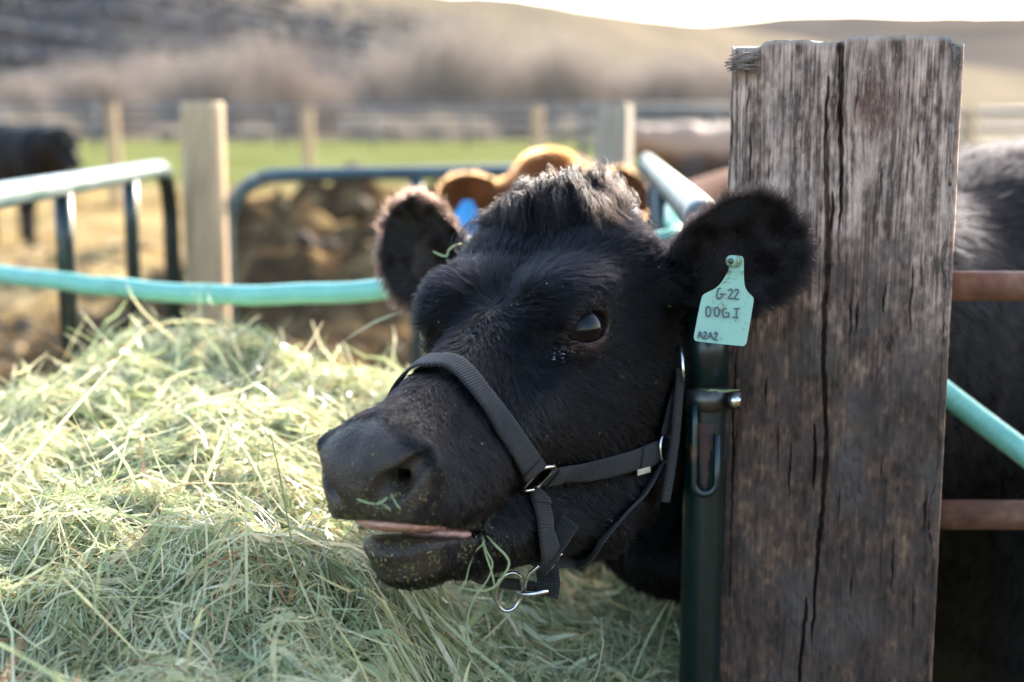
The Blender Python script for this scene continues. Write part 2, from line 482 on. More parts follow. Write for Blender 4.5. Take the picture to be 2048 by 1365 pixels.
def build_ground():
    xs = np.unique(np.concatenate([np.linspace(-6, 6, 161), np.linspace(6, 40, 60), -np.linspace(6, 40, 60), np.geomspace(40, 1500, 24), -np.geomspace(40, 1500, 24)]))
    ys = np.unique(np.concatenate([np.linspace(-30, -1, 20), np.linspace(-1, 15, 220), np.linspace(15, 30, 90), np.geomspace(30, 1500, 60)]))
    X, Y = np.meshgrid(xs, ys, indexing='ij')
    Z = ground_h(X, Y)
    n, m = X.shape
    i = np.arange(n - 1)[:, None] * m + np.arange(m - 1)[None]
    F = np.stack([i, i + m, i + m + 1, i + 1], -1).reshape(-1, 4)
    mt, nt, b, o = new_mat('pen_ground')
    v = coords(nt)
    sep = N(nt, 'ShaderNodeSeparateXYZ'); nt.links.new(v, sep.inputs[0])
    n1 = noise(nt, v, .55, 5, .6); n2 = noise(nt, v, 5, 6, .65); n3 = noise(nt, v, 60, 3, .6)
    add = N(nt, 'ShaderNodeMath', operation='ADD'); nt.links.new(n1, add.inputs[0])
    ml = N(nt, 'ShaderNodeMath', operation='MULTIPLY'); nt.links.new(n2, ml.inputs[0]); ml.inputs[1].default_value = .55; nt.links.new(ml.outputs[0], add.inputs[1])
    straw = ramp(nt, add.outputs[0], [(.46, (.035, .023, .013)), (.58, (.08, .050, .023)), (.70, (.20, .135, .058)), (.9, (.35, .255, .12))])
    grass = ramp(nt, noise(nt, v, .35, 6, .6), [(.3, (.08, .088, .026)), (.55, (.122, .130, .045)), (.75, (.16, .16, .065))])
    dry = ramp(nt, noise(nt, v, .08, 6, .6), [(.3, (.13, .10, .065)), (.7, (.19, .155, .10))])
    def band(y0, y1):
        a = N(nt, 'ShaderNodeMath', operation='MULTIPLY_ADD'); nt.links.new(n2, a.inputs[0]); a.inputs[1].default_value = 2.0; nt.links.new(sep.outputs[1], a.inputs[2])
        mr = N(nt, 'ShaderNodeMapRange'); nt.links.new(a.outputs[0], mr.inputs[0]); mr.inputs[1].default_value = y0; mr.inputs[2].default_value = y1; return mr.outputs[0]
    mk_ = N(nt, 'ShaderNodeAttribute', attribute_name='muck')
    mk2 = N(nt, 'ShaderNodeMath', operation='MULTIPLY_ADD'); nt.links.new(n2, mk2.inputs[0]); mk2.inputs[1].default_value = -1.1; mk2.inputs[2].default_value = .62
    mk3 = N(nt, 'ShaderNodeMath', operation='ADD', use_clamp=True); nt.links.new(mk_.outputs['Fac'], mk3.inputs[0]); nt.links.new(mk2.outputs[0], mk3.inputs[1])
    mkf = N(nt, 'ShaderNodeMapRange'); nt.links.new(mk3.outputs[0], mkf.inputs[0]); mkf.inputs[1].default_value = .35; mkf.inputs[2].default_value = .75
    def mix(f, a, c):
        x = N(nt, 'ShaderNodeMix', data_type='RGBA'); nt.links.new(f, x.inputs[0]); nt.links.new(a, x.inputs[6]); nt.links.new(c, x.inputs[7]); return x.outputs[2]
    c = mix(mkf.outputs[0], straw, ramp(nt, n2, [(.3, (.030, .019, .011)), (.50, (.066, .042, .022)), (.66, (.19, .125, .055))])); c = mix(band(24.2, 25.8), c, grass); c = mix(band(86, 92), c, dry)
    nt.links.new(c, b.inputs['Base Color']); b.inputs['Roughness'].default_value = 1; b.inputs['Specular IOR Level'].default_value = 0
    bump(nt, b, n3, .6, .02)
    g = mesh_np('ground', np.stack([X, Y, Z], -1).reshape(-1, 3), F, mt)
    attr(g.data, 'muck', muck_at(X, Y).ravel())
    tag(g, kind='structure')
build_ground()

def hill_mat(name, tan, scrub, lo, hi, yscale=1.0):
    m, nt, b, o = new_mat(name)
    v = coords(nt)
    a = N(nt, 'ShaderNodeAttribute', attribute_name='scrub')
    n1 = noise(nt, v, .012, 6, .6); n2 = noise(nt, v, .045, 7, .75)
    base = ramp(nt, n1, [(.3, tan[0]), (.7, tan[1])])
    s = N(nt, 'ShaderNodeMath', operation='MULTIPLY_ADD'); nt.links.new(n2, s.inputs[0]); s.inputs[1].default_value = 1.2; nt.links.new(a.outputs['Fac'], s.inputs[2])
    f = N(nt, 'ShaderNodeMapRange'); nt.links.new(s.outputs[0], f.inputs[0]); f.inputs[1].default_value = lo; f.inputs[2].default_value = hi
    x = N(nt, 'ShaderNodeMix', data_type='RGBA'); nt.links.new(f.outputs[0], x.inputs[0]); nt.links.new(base, x.inputs[6]); x.inputs[7].default_value = (*scrub, 1)
    nt.links.new(x.outputs[2], b.inputs['Base Color']); b.inputs['Roughness'].default_value = 1; b.inputs['Specular IOR Level'].default_value = 0
    return m
def hill(name, az0, az1, n, d0, d1, ridge, mat, seed, scrubf, profile=1.0, back=200, relief=1.0):
    """rolling hillside: foot at distance d0, ridge line at d1; ridge(px) gives the photo row of the skyline for its height"""
    px = np.linspace(az0, az1, n); t = np.linspace(0, 1.5, 46)
    PX, T = np.meshgrid(px, t, indexing='ij')
    D = d0 + (d1 - d0) * np.minimum(T, 1) + np.maximum(T - 1, 0) * back * 2
    X = (PX - 1024) / FPX * D
    rz = CAM_Z + (252 - ridge(PX)) / FPX * d1
    prof = np.where(T <= 1, np.sin(np.minimum(T, 1) * np.pi / 2) ** profile, 1 - (T - 1) ** 2 * 1.2)
    Z = .2 + (rz - .2) * prof * np.minimum(D / d1, 1)
    p = np.stack([X, D, np.zeros_like(X)], -1)
    rel = np.sin(np.clip(T, 0, 1) * np.pi)
    Z = Z + rel * (d1 * .012 * relief) * fbm(p * .016, 4, seed) + np.clip(T, 0, 1) * d1 * .0012 * fbm(p * .05, 3, seed + 3)
    m = len(t); i = np.arange(n - 1)[:, None] * m + np.arange(m - 1)[None]
    F = np.stack([i, i + m, i + m + 1, i + 1], -1).reshape(-1, 4)
    g = mesh_np(name, np.stack([X, D, Z], -1).reshape(-1, 3), F, mat)
    attr(g.data, 'scrub', scrubf(PX, T).ravel()); tag(g, kind='structure')
    return lambda pxx, tt: (np.interp(pxx, px, X[:, 0]) * 0 + (pxx - 1024) / FPX * (d0 + (d1 - d0) * tt), d0 + (d1 - d0) * tt, Z[np.clip(np.searchsorted(px, pxx), 0, n - 1), np.clip((tt / 1.5 * 45).round().astype(int), 0, 45)])
r_near = lambda p: np.interp(p, [-2600, -900, 0, 500, 850, 1100, 1300, 1400, 1600, 2000, 2700], [-330, -190, -95, -40, -4, 22, 43, 56, 95, 150, 200])
r_far = lambda p: np.interp(p, [900, 1200, 1400, 1550, 1720, 1850, 2048, 2600, 3600, 5200], [110, 78, 52, 38, 32, 39, 33, -5, -60, -90])
def scrub_near(PX, T):
    up = np.interp(PX, [-600, 0, 500, 850, 960, 1100], [.75, .70, .60, .58, .34, .05])
    return .52 * np.clip((up - T) / .16, 0, 1) * np.clip((T - .04) / .06, 0, 1) * np.clip((1080 - PX) / 200, 0, 1)
def scrub_far(PX, T): return np.zeros_like(PX)
hn = hill('hill', -2600, 2700, 180, 96, 430, r_near, hill_mat('near_hill_grass', ((.145, .115, .078), (.21, .168, .115)), (.066, .060, .056), .62, 1.1), 21, scrub_near)
hill('hill', 900, 5200, 120, 420, 900, r_far, hill_mat('far_hill_grass', ((.090, .074, .060), (.122, .102, .083)), (.2, .17, .15), .9, 1.2), 33, scrub_far, .8, 300, .25)

# dark sagebrush scattered over the hillside: one mass
def scrub_mass():
    n = 5000
    px = rng.uniform(-500, 1000, n * 3); t = rng.uniform(.12, .98, n * 3)
    keep = scrub_near(px, t) / .52 > rng.uniform(.12, .9, n * 3)
    px, t = px[keep][:n], t[keep][:n]
    x, y, z = hn(px, t)
    ico = bmesh.new(); bmesh.ops.create_icosphere(ico, subdivisions=1, radius=1); bv = np.array([v.co for v in ico.verts]); bf = np.array([[v.index for v in f.verts] for f in ico.faces]); ico.free()
    k = len(x); s = rng.uniform(.3, .85, k)[:, None, None] * np.array([1.3, 1.3, .8])
    V = bv[None] * s * rng.uniform(.75, 1.2, (k, len(bv), 1)) + np.stack([x, y, z + .5], -1)[:, None]
    F = bf[None] + (np.arange(k) * len(bv))[:, None, None]
    m = simple_mat('sagebrush_leaf', [(.3, (.08, .074, .072)), (.7, (.15, .138, .13))], nscale=.4, rough=1, spec=.05, bstr=0)
    tag(mesh_np('sagebrush', V.reshape(-1, 3), F.reshape(-1, 3), m), 'dark grey sagebrush scattered over the tan hillside', 'scrub', kind='stuff')
scrub_mass()

# bare willow clumps at the far side of the pasture
def twig_mesh(name, n, h, w, seed, mat, rad=.022):
    g = np.random.default_rng(seed)
    pts = 4
    base = np.stack([g.normal(0, w * .28, n), g.normal(0, w * .2, n), np.zeros(n)], -1)
    az = g.uniform(0, 2 * np.pi, n); lean = np.abs(g.normal(.30, .42, n)).clip(0, 1.25); L = h * g.uniform(.55, 1.05, n)
    dirn = np.stack([np.sin(lean) * np.cos(az), np.sin(lean) * np.sin(az), np.cos(lean)], -1)
    start = g.uniform(0, .55, n) ** 1.5
    V, F = [], []
    tt = np.linspace(0, 1, pts)
    P = base[:, None] + dirn[:, None] * (L[:, None, None] * (start[:, None] + (1 - start[:, None]) * tt[None])[:, :, None])
    # side shoots: bend away from the stem
    bend = g.normal(0, .16 * h, (n, 3)); bend[:, 2] = np.abs(bend[:, 2]) * .2
    P = P + bend[:, None] * (tt[None, :, None] ** 1.7) * start[:, None, None] * 1.6
    P[:, :, 2] = np.maximum(P[:, :, 2], .02)
    r = rad * g.uniform(.6, 1.3, n)[:, None] * (1 - .75 * tt)[None]
    a = np.array([0, 2.094, 4.189])
    sx = np.stack([np.cos(a), np.sin(a), 0 * a], -1)
    V = (P[:, :, None] + sx[None, None] * r[:, :, None, None]).reshape(-1, 3)
    i0 = (np.arange(n)[:, None, None] * pts * 3 + np.arange(pts - 1)[None, :, None] * 3)
    k = np.arange(3)[None, None]
    F = np.stack([i0 + k, i0 + (k + 1) % 3, i0 + 3 + (k + 1) % 3, i0 + 3 + k], -1).reshape(-1, 4)
    return V, F
wm = simple_mat('willow_twig', [(.3, (.24, .19, .15)), (.7, (.46, .37, .305))], nscale=1.3, rough=.85, spec=.2, bstr=0)
tm = simple_mat('willow_trunk', [(.3, (.13, .105, .085)), (.7, (.24, .20, .165))], nscale=6, rough=.9, spec=.2, bstr=0)
def willow(loc, h, w, seed, label):
    e = empty('willow_shrub', loc)
    tag(e, label, 'shrub', 'bare willow shrubs along the far side of the pasture')
    V, F = twig_mesh('crown', 1500, h, w, seed, wm, .026)
    mesh_np('crown', V + np.array(loc), F, wm, e)
    g = np.random.default_rng(seed + 99)
    bm = bmesh.new()
    for k in range(7):
        az, ln = g.uniform(0, 6.28), g.uniform(.1, .5)
        d = np.array([math.sin(ln) * math.cos(az), math.sin(ln) * math.sin(az), math.cos(ln)])
        b0 = np.array(loc) + np.array([g.normal(0, .25), g.normal(0, .25), -.1])
        add_poly(bm, *tube_mesh([b0, b0 + d * h * .3, b0 + d * h * .6 + [0, 0, h * .05]], [.10, .07, .03], 5))
    bm_obj('trunk', bm, tm, e)
wl_ = [(60, 118, 5.2, 3.6, 'bare pinkish willow shrub at far left behind the black cow'),
       (205, 104, 4.6, 3.8, 'bare tan willow shrub behind the left thin fence post'),
       (330, 116, 4.9, 3.2, 'low bare willow shrub behind the round left wooden post'),
       (430, 100, 5.6, 4.4, 'tall bare pinkish willow shrub right of the round wooden post'),
       (540, 106, 5.9, 4.2, 'tallest bare willow shrub left of the second thin fence post'),
       (640, 112, 5.0, 3.8, 'bare willow shrub right behind the second thin fence post'),
       (790, 104, 5.4, 4.0, 'bare willow shrub right of the second thin post, above the green pipe'),
       (905, 98, 6.0, 4.6, 'wide bare willow shrub above the brown cow left ear'),
       (1010, 108, 5.6, 4.2, 'bare willow shrub left of the thin post behind the brown cow'),
       (1125, 100, 5.6, 4.2, 'bare willow shrub between the thin post and the square wooden post'),
       (1235, 110, 5.2, 4.0, 'bare willow shrub straight behind the square wooden post'),
       (1340, 102, 5.0, 4.0, 'bare willow shrub above the distant brown and black cow'),
       (1440, 106, 4.4, 3.6, 'low bare willow shrub beside the left edge of the big timber post')]
for i, (px, d, h, w, lb) in enumerate(wl_):
    x = (px - 1024) / FPX * d
    willow((x, d, .52), h * (1.05 + .42 * ((i * 7) % 5) / 4), w * 1.3, 300 + i, lb)
# pale dry grass clumps under the willows
cm = simple_mat('dry_clump_blade', [(.3, (.36, .27, .20)), (.7, (.50, .40, .30))], nscale=3, rough=.9, spec=.2, bstr=0)
for i, (px, d, s, lb) in enumerate([(20, 84, 2.2, 'pale dry grass clump above the back of the far black cow'), (120, 86, 2.0, 'pale dry grass clump right above the far black cow head'), (350, 84, 1.2, 'small pale dry grass clump just left of the round wooden post'), (520, 83, 1.2, 'small pale dry grass clump right of the round wooden post'),
                                (735, 86, 1.9, 'pale dry grass clump right of the second thin fence post'), (790, 84, 1.6, 'pale dry grass clump midway along the green field edge'),
                                (880, 82, 2.0, 'tallest pale dry grass clump, above the brown cow left ear'), (955, 85, 1.5, 'pale dry grass clump left of the brown cow forehead'), (1150, 84, 1.6, 'pale dry grass clump left of the square wooden post')]):
    V, F = twig_mesh('dry_grass_clump', 420, s, s * 1.3, 500 + i, cm, .02)
    x = (px - 1024) / FPX * d
    tag(mesh_np('dry_grass_clump', V, F, cm, base=None), lb, 'grass clump', 'dry grass clumps under the willows').location = (x, d, .52)

# ------------------------------------------------------------------ fences beyond the pen
wood_m = simple_mat('weathered_pine', [(.25, (.23, .155, .085)), (.5, (.36, .255, .15)), (.8, (.48, .365, .23))], scale=(9, 9, .9), nscale=6, rough=.85, spec=.25, bstr=.35, bdist=.004, detail=6)
wire_m = simple_mat('galvanised_wire', [(.3, (.30, .31, .32)), (.7, (.42, .43, .44))], rough=.5, metal=.8, bstr=0)
def round_post(name, x, y, z0, z1, r, mat, parent=None, seed=0, base=None, lean=(0, 0)):
    g = np.random.default_rng(seed)
    zs = [z0, z0 + .3, (z0 + z1) / 2, z1 - .03, z1 - .006, z1]
    rr = [r * 1.02, r * 1.02, r, r * .99, r * .98, r * .93]
    j = g.normal(0, .003, (6, 2)); j[3:] = j[3]
    P = [(x + lean[0] * (z - z0) + j[k, 0], y + lean[1] * (z - z0) + j[k, 1], z) for k, z in enumerate(zs)]
    return tube_obj(name, P, rr, mat, parent, 20, base=base)
fe = empty('wire_fence', (-2, 22, .25)); tag(fe, 'thin wire fence on pale wooden posts along the green pasture edge', 'fence')
for i, px in enumerate((-560, -160, 235, 620, 1075, 1500, 1930, 2360)):
    x = (px - 1024) / FPX * 22
    round_post('post', x, 22, .1, 1.72 + .03 * (i % 3), .085, wood_m, fe, i)
for k in range(6):
    z = .45 + k * .23
    tube_obj('wire', [((-700 - 1024) / FPX * 22, 22.1, z + .1), ((2500 - 1024) / FPX * 22, 22.1, z + .1)], .005, wire_m, fe, 6)
bf = empty('pipe_fence', (0, 62, .5)); tag(bf, 'long dark rail fence in front of the bare willows', 'fence')
dm_ = simple_mat('dark_rail_paint', [(.3, (.07, .07, .075)), (.7, (.13, .128, .13))], nscale=3, rough=.6, bstr=0)
for z in (1.15, 1.55, 1.95, 2.3): tube_obj('rail', [(-26, 62, z), (14, 62, z)], .055, dm_, bf, 6)
for k in range(11): tube_obj('post', [(-26 + 4 * k, 62.15, .4), (-26 + 4 * k, 62.15, 2.4)], .08, dm_, bf, 6)
pm = simple_mat('grey_pipe_paint', [(.3, (.07, .07, .074)), (.7, (.11, .11, .115))], nscale=3, rough=.85, spec=.15, bstr=0)
pf = empty('pipe_fence', (4, 30, .5)); tag(pf, 'grey pipe rail fence far behind the big timber post', 'fence')
for z in (1.02, 1.38, 1.72): tube_obj('rail', [(1.5, 30.5, z), (22, 30.5, z)], .06, pm, pf, 8)
for x in (1.5, 4.2, 6.9, 9.6, 12.3, 15.0): tube_obj('post', [(x, 30.62, .4), (x, 30.62, 1.8)], .07, pm, pf, 8)
# ------------------------------------------------------------------ pen woodwork and pipework
green_m, nt, b, o = new_mat('dark_green_paint')
v = coords(nt); f1 = noise(nt, v, 14, 5, .6); f2 = noise(nt, v, 90, 3)
rst = N(nt, 'ShaderNodeMapRange'); nt.links.new(f1, rst.inputs[0]); rst.inputs[1].default_value = .66; rst.inputs[2].default_value = .70
x = N(nt, 'ShaderNodeMix', data_type='RGBA'); nt.links.new(rst.outputs[0], x.inputs[0]); nt.links.new(ramp(nt, f2, [(.3, (.0015, .0085, .0085)), (.7, (.003, .0145, .0145))]), x.inputs[6]); x.inputs[7].default_value = (.09, .035, .018, 1)
nt.links.new(x.outputs[2], b.inputs['Base Color']); b.inputs['Roughness'].default_value = .33; bump(nt, b, f2, .12, .001)
rail_m, nt, b, o = new_mat('sun_glare_green_paint')  # top rails: white sun glare put into a paler green
v = coords(nt); f1 = noise(nt, v, 9, 6, .65)
nt.links.new(ramp(nt, f1, [(.35, (.035, .075, .07)), (.5, (.075, .115, .112)), (.65, (.15, .175, .172))]), b.inputs['Base Color']); b.inputs['Roughness'].default_value = .42; b.inputs['Specular IOR Level'].default_value = .4
faded_m = simple_mat('faded_green_paint', [(.3, (.018, .040, .048)), (.7, (.050, .085, .095))], nscale=8, rough=.35, bstr=0)
rust_m, nt, b, o = new_mat('rusty_pipe')
v = coords(nt); f1 = noise(nt, v, 30, 6, .65); f2 = noise(nt, v, 8, 4)
nt.links.new(ramp(nt, f1, [(.3, (.07, .032, .022)), (.5, (.16, .075, .045)), (.7, (.26, .14, .085))]), b.inputs['Base Color'])
nt.links.new(ramp(nt, f2, [(.3, (.38,) * 3), (.7, (.7,) * 3)]), b.inputs['Roughness']); bump(nt, b, f1, .3, .001)
mint_m, nt, b, o = new_mat('mint_plastic')
v = coords(nt); f1 = noise(nt, v, 25, 5, .6)
f2 = noise(nt, v, 150, 5, .7); mp_ = N(nt, 'ShaderNodeMath', operation='MULTIPLY'); nt.links.new(f1, mp_.inputs[0]); nt.links.new(f2, mp_.inputs[1])
nt.links.new(ramp(nt, mp_.outputs[0], [(.14, (.13, .36, .28)), (.26, (.16, .44, .345)), (.36, (.19, .48, .38)), (.40, (.16, .20, .10)), (.5, (.12, .10, .05))]), b.inputs['Base Color'])
nt.links.new(ramp(nt, f1, [(.3, (.28,) * 3), (.7, (.55,) * 3)]), b.inputs['Roughness']); bump(nt, b, f1, .25, .003)
steel_m, nt, b, o = new_mat('worn_steel')
v = coords(nt); f1 = noise(nt, v, 60, 4)
nt.links.new(ramp(nt, f1, [(.3, (.42, .41, .40)), (.7, (.62, .61, .60))]), b.inputs['Base Color']); b.inputs['Metallic'].default_value = 1; nt.links.new(ramp(nt, f1, [(.3, (.16,) * 3), (.7, (.32,) * 3)]), b.inputs['Roughness'])
dull_m = simple_mat('dull_galvanised', [(.3, (.05, .05, .048)), (.7, (.12, .115, .105))], nscale=40, rough=.42, metal=.85, bstr=.2, bdist=.0006)

def panel(name, label, a, bb, r, bars, zb, vr, mat=green_m, vmat=None, bend=.16, both=True):
    """pipe panel: top rail from a to bb with bent corners down to zb, upright bars at fractions"""
    a, bb = np.asarray(a, float), np.asarray(bb, float)
    e = empty(name, (a[0], a[1], 0)); tag(e, label, 'gate panel')
    u = (bb - a) / np.linalg.norm(bb - a)
    def corner(p, s):
        return [p + u * s * bend * (1 - math.cos(t)) + np.array([0, 0, -bend * (1 - math.sin(t))]) for t in []]
    path = []
    L = np.linalg.norm(bb - a)
    A = a.copy(); B = bb.copy()
    n = 9
    down0 = [A + u * (bend - bend * math.sin(t)) + np.array([0, 0, -bend + bend * math.cos(t)]) for t in np.linspace(math.pi / 2, 0, n)]
    down1 = [B - u * (bend - bend * math.sin(t)) + np.array([0, 0, -bend + bend * math.cos(t)]) for t in np.linspace(0, math.pi / 2, n)]
    path = [np.array([A[0], A[1], zb])] + down0 + down1 + [np.array([B[0], B[1], zb])]
    bm = bmesh.new(); add_poly(bm, *tube_mesh(path[:8], r, 18)); bm_obj('end_upright', bm, mat, e)
    bm = bmesh.new(); add_poly(bm, *tube_mesh(path[7:13], r, 18)); bm_obj('top_rail', bm, vmat or mat, e)
    bm = bmesh.new(); add_poly(bm, *tube_mesh(path[12:], r, 18)); bm_obj('end_upright', bm, mat, e)
    tube_obj('bottom_rail', [np.array([*(A + u * r)[:2], zb + .12]), np.array([*(B - u * r)[:2], zb + .12])], r * .9, mat, e, 14)
    for f in bars:
        p = A + (B - A) * f; zt = p[2] - r * .6
        tube_obj('upright', [(p[0], p[1], zb + .12), (p[0], p[1], zt - .10), (p[0] , p[1], zt)], vr, mat, e, 14)
    return e, u
# left panel of the feed bunk
pA, pB = at(0, 392, 2.33), at(338, 331, 3.95)
ua = (pA - pB) / np.linalg.norm(pA - pB)
pA2 = pA + ua * 1.25; pA2[2] = pA[2]
zl = 1.338
pB = np.array([pB[0], pB[1], zl]); pA2[2] = zl
Lp = np.linalg.norm(pB - pA2)
fr = lambda yy: (yy - pA2[1]) / (pB[1] - pA2[1])
panel('pipe_gate', 'green pipe panel at left with bright top rail and upright bars', pA2, pB, .0225, [fr(1.55), fr(2.13), fr(2.76), fr(3.42)], .22, .0175, vmat=rail_m)
# back panel between the wooden posts
bA, bB = np.array([(452 - 1024) / FPX * 4.15, 4.15, 1.306]), np.array([(1180 - 1024) / FPX * 4.55, 4.55, 1.312])
panel('pipe_gate', 'dark green pipe panel across the back behind the brown cow', bA, bB, .0215, [.50], .22, .021, mat=faded_m)
# right panel, its near end is the green pipe beside the timber post
rB = np.array([.380, 4.10, 1.352]); rA = np.array([.2010, 1.455, 1.352])
e_r, u_r = panel('pipe_gate', 'tall green gate pipe with latch beside the big timber post, its rail running back', rA, rB, .0216, [.45, .62, .95], .20, .018, mat=green_m, vmat=rail_m, bend=.13)
def latch():
    c = at(1407, 800, 1.455); x0, y0 = rA[0], rA[1]
    # collar band round the pipe
    zc = at(1407, 803, 1.455)[2]
    tube_obj('clamp_band', [(x0, y0, zc - .012), (x0, y0, zc + .010)], .0258, dull_m, e_r, 24)
    tube_obj('clamp_ear', [(x0 + .022, y0 - .016, zc), (x0 + .034, y0 - .020, zc)], .010, dull_m, e_r, 10)
    tube_obj('bolt', [(x0 + .026, y0 - .034, zc + .001), (x0 + .026, y0 - .006, zc + .001)], .0065, steel_m, e_r, 6)
    # slightly wider socket above the band
    tube_obj('sleeve', [(x0, y0, zc + .013), (x0, y0, zc + .085)], .0232, green_m, e_r, 24)
    # hanging loop of bent rod
    yl = y0 - .030
    xl, xr = at(1396, 900, 1.425)[0], at(1443, 900, 1.425)[0]
    zt, zb = at(1400, 822, 1.425)[2], at(1400, 985, 1.425)[2]
    rr = (xr - xl) / 2; xm = (xl + xr) / 2
    path = [(xl, yl + .006, zt), (xl, yl, zt - .02), (xl, yl, zb)] + [(xm - rr * math.cos(t), yl, zb - rr * math.sin(t)) for t in np.linspace(0, math.pi, 12)[1:-1]] + [(xr, yl, zb), (xr, yl, zt - .030)]
    tube_obj('latch_loop', path, .0042, green_m, e_r, 10)
    rs = simple_mat('flaking_rust', [(.3, (.018, .010, .009)), (.62, (.05, .022, .015)), (.8, (.10, .040, .025))], nscale=60, rough=.8)
    bm = bmesh.new()
    g = np.random.default_rng(4); pts = []
    for k in range(22):
        t = k / 21; z = zt - .02 - t * .07; wdt = .006 * (1 - t) + .002 + g.uniform(-.001, .0015); xc = xm + .001 + g.normal(0, .0008)
        a = [math.sqrt(max(0, .0228 ** 2 - (xx - x0) ** 2)) for xx in (xc - wdt, xc, xc + wdt)]
        pts.append([bm.verts.new((xx, y0 - aa, z)) for xx, aa in zip((xc - wdt, xc, xc + wdt), a)])
    for p, q in zip(pts, pts[1:]):
        for k in range(2): bm.faces.new((p[k], p[k + 1], q[k + 1], q[k]))
    bm_obj('rust_patch', bm, rs, e_r)
latch()

# wooden posts of the bunk
lp = at(415, 420, 4.05)
o = round_post('wooden_post', lp[0], lp[1], -.05, at(415, 205, 4.05)[2], .062, wood_m, None, 41, base=(lp[0], lp[1], 0), lean=(-.004, 0))
tag(o, 'round pale wooden post at left between the two pipe panels', 'post')
rp = at(1228, 260, 4.25)
def square_post(name, x, y, z1, w, mat, rot, base):
    bm = bmesh.new(); bmesh.ops.create_cube(bm, size=1)
    bmesh.ops.scale(bm, verts=bm.verts, vec=(w, w, z1 + .05)); bmesh.ops.bevel(bm, geom=bm.edges[:], offset=.007, segments=2, affect='EDGES')
    bmesh.ops.rotate(bm, verts=bm.verts, cent=(0, 0, 0), matrix=Matrix.Rotation(rot, 3, 'Z'))
    bmesh.ops.translate(bm, verts=bm.verts, vec=(x, y, (z1 - .05) / 2))
    return bm_obj(name, bm, mat, smooth=False, base=base)
grey_wood = simple_mat('grey_weathered_wood', [(.25, (.17, .140, .105)), (.55, (.30, .25, .19)), (.8, (.42, .355, .28))], scale=(8, 8, .8), nscale=7, rough=.9, spec=.2, bstr=.35, bdist=.004, detail=6)
o = square_post('wooden_post', rp[0], rp[1], at(1228, 207, 4.25)[2], .098, grey_wood, R(-18), (rp[0], rp[1], 0))
tag(o, 'square grey wooden post behind the brown cow head', 'post')

# mint green pipes
hp = [at(*p) for p in ((-420, 470, 2.95), (-180, 520, 2.75), (0, 549, 2.58), (140, 566, 2.48), (250, 577, 2.42), (360, 587, 2.36), (480, 591, 2.3), (620, 588, 2.22), (770, 577, 2.16), (1050, 530, 2.12), (1340, 479, 2.14))] + [(.262, 2.30, 1.30), (.275, 2.42, 1.31)]
pth = smooth_path(hp, 10)
wob = np.stack([fbm(pth * [9, 9, 0] + 3, 2, 6)] * 3, -1) * [0, 0, .0022] * np.clip((1.0 - pth[:, :1] - 1.0) / .6, 0, 1)
o = tube_obj('mint_pipe', pth + wob, .0165, mint_m, sides=20, base=(0, 2.3, 0)); tag(o, 'long mint green plastic pipe sagging behind the hay and cow ears', 'pipe')
hp2 = [at(1745, 672, 1.765), at(1850, 755, 1.75), at(1950, 832, 1.73), at(2048, 906, 1.70), at(2200, 1024, 1.66), at(2380, 1170, 1.6)]
o = tube_obj('mint_pipe', smooth_path(hp2, 10), .0150, mint_m, sides=20, base=(.7, 1.7, 0)); tag(o, 'short mint green pipe slanting down right of the timber post', 'pipe')

# rusty rails right of the timber post
rf = empty('rusty_rail_fence', (1.2, 1.60, 0)); tag(rf, 'rusty brown pipe rails fixed to the right side of timber post', 'fence')
for py in (576, 1060):
    z = at(1950, py, 1.585)[2]
    tube_obj('rail', [(.40, 1.60, z), (2.3, 1.62, z - .012)], .0172, rust_m, rf, 20)
tube_obj('rail', [(.40, 1.60, .62), (2.3, 1.62, .61)], .0172, rust_m, rf, 16)
tube_obj('end_post', [(2.3, 1.64, 0), (2.3, 1.64, 1.45)], .035, rust_m, rf, 16)

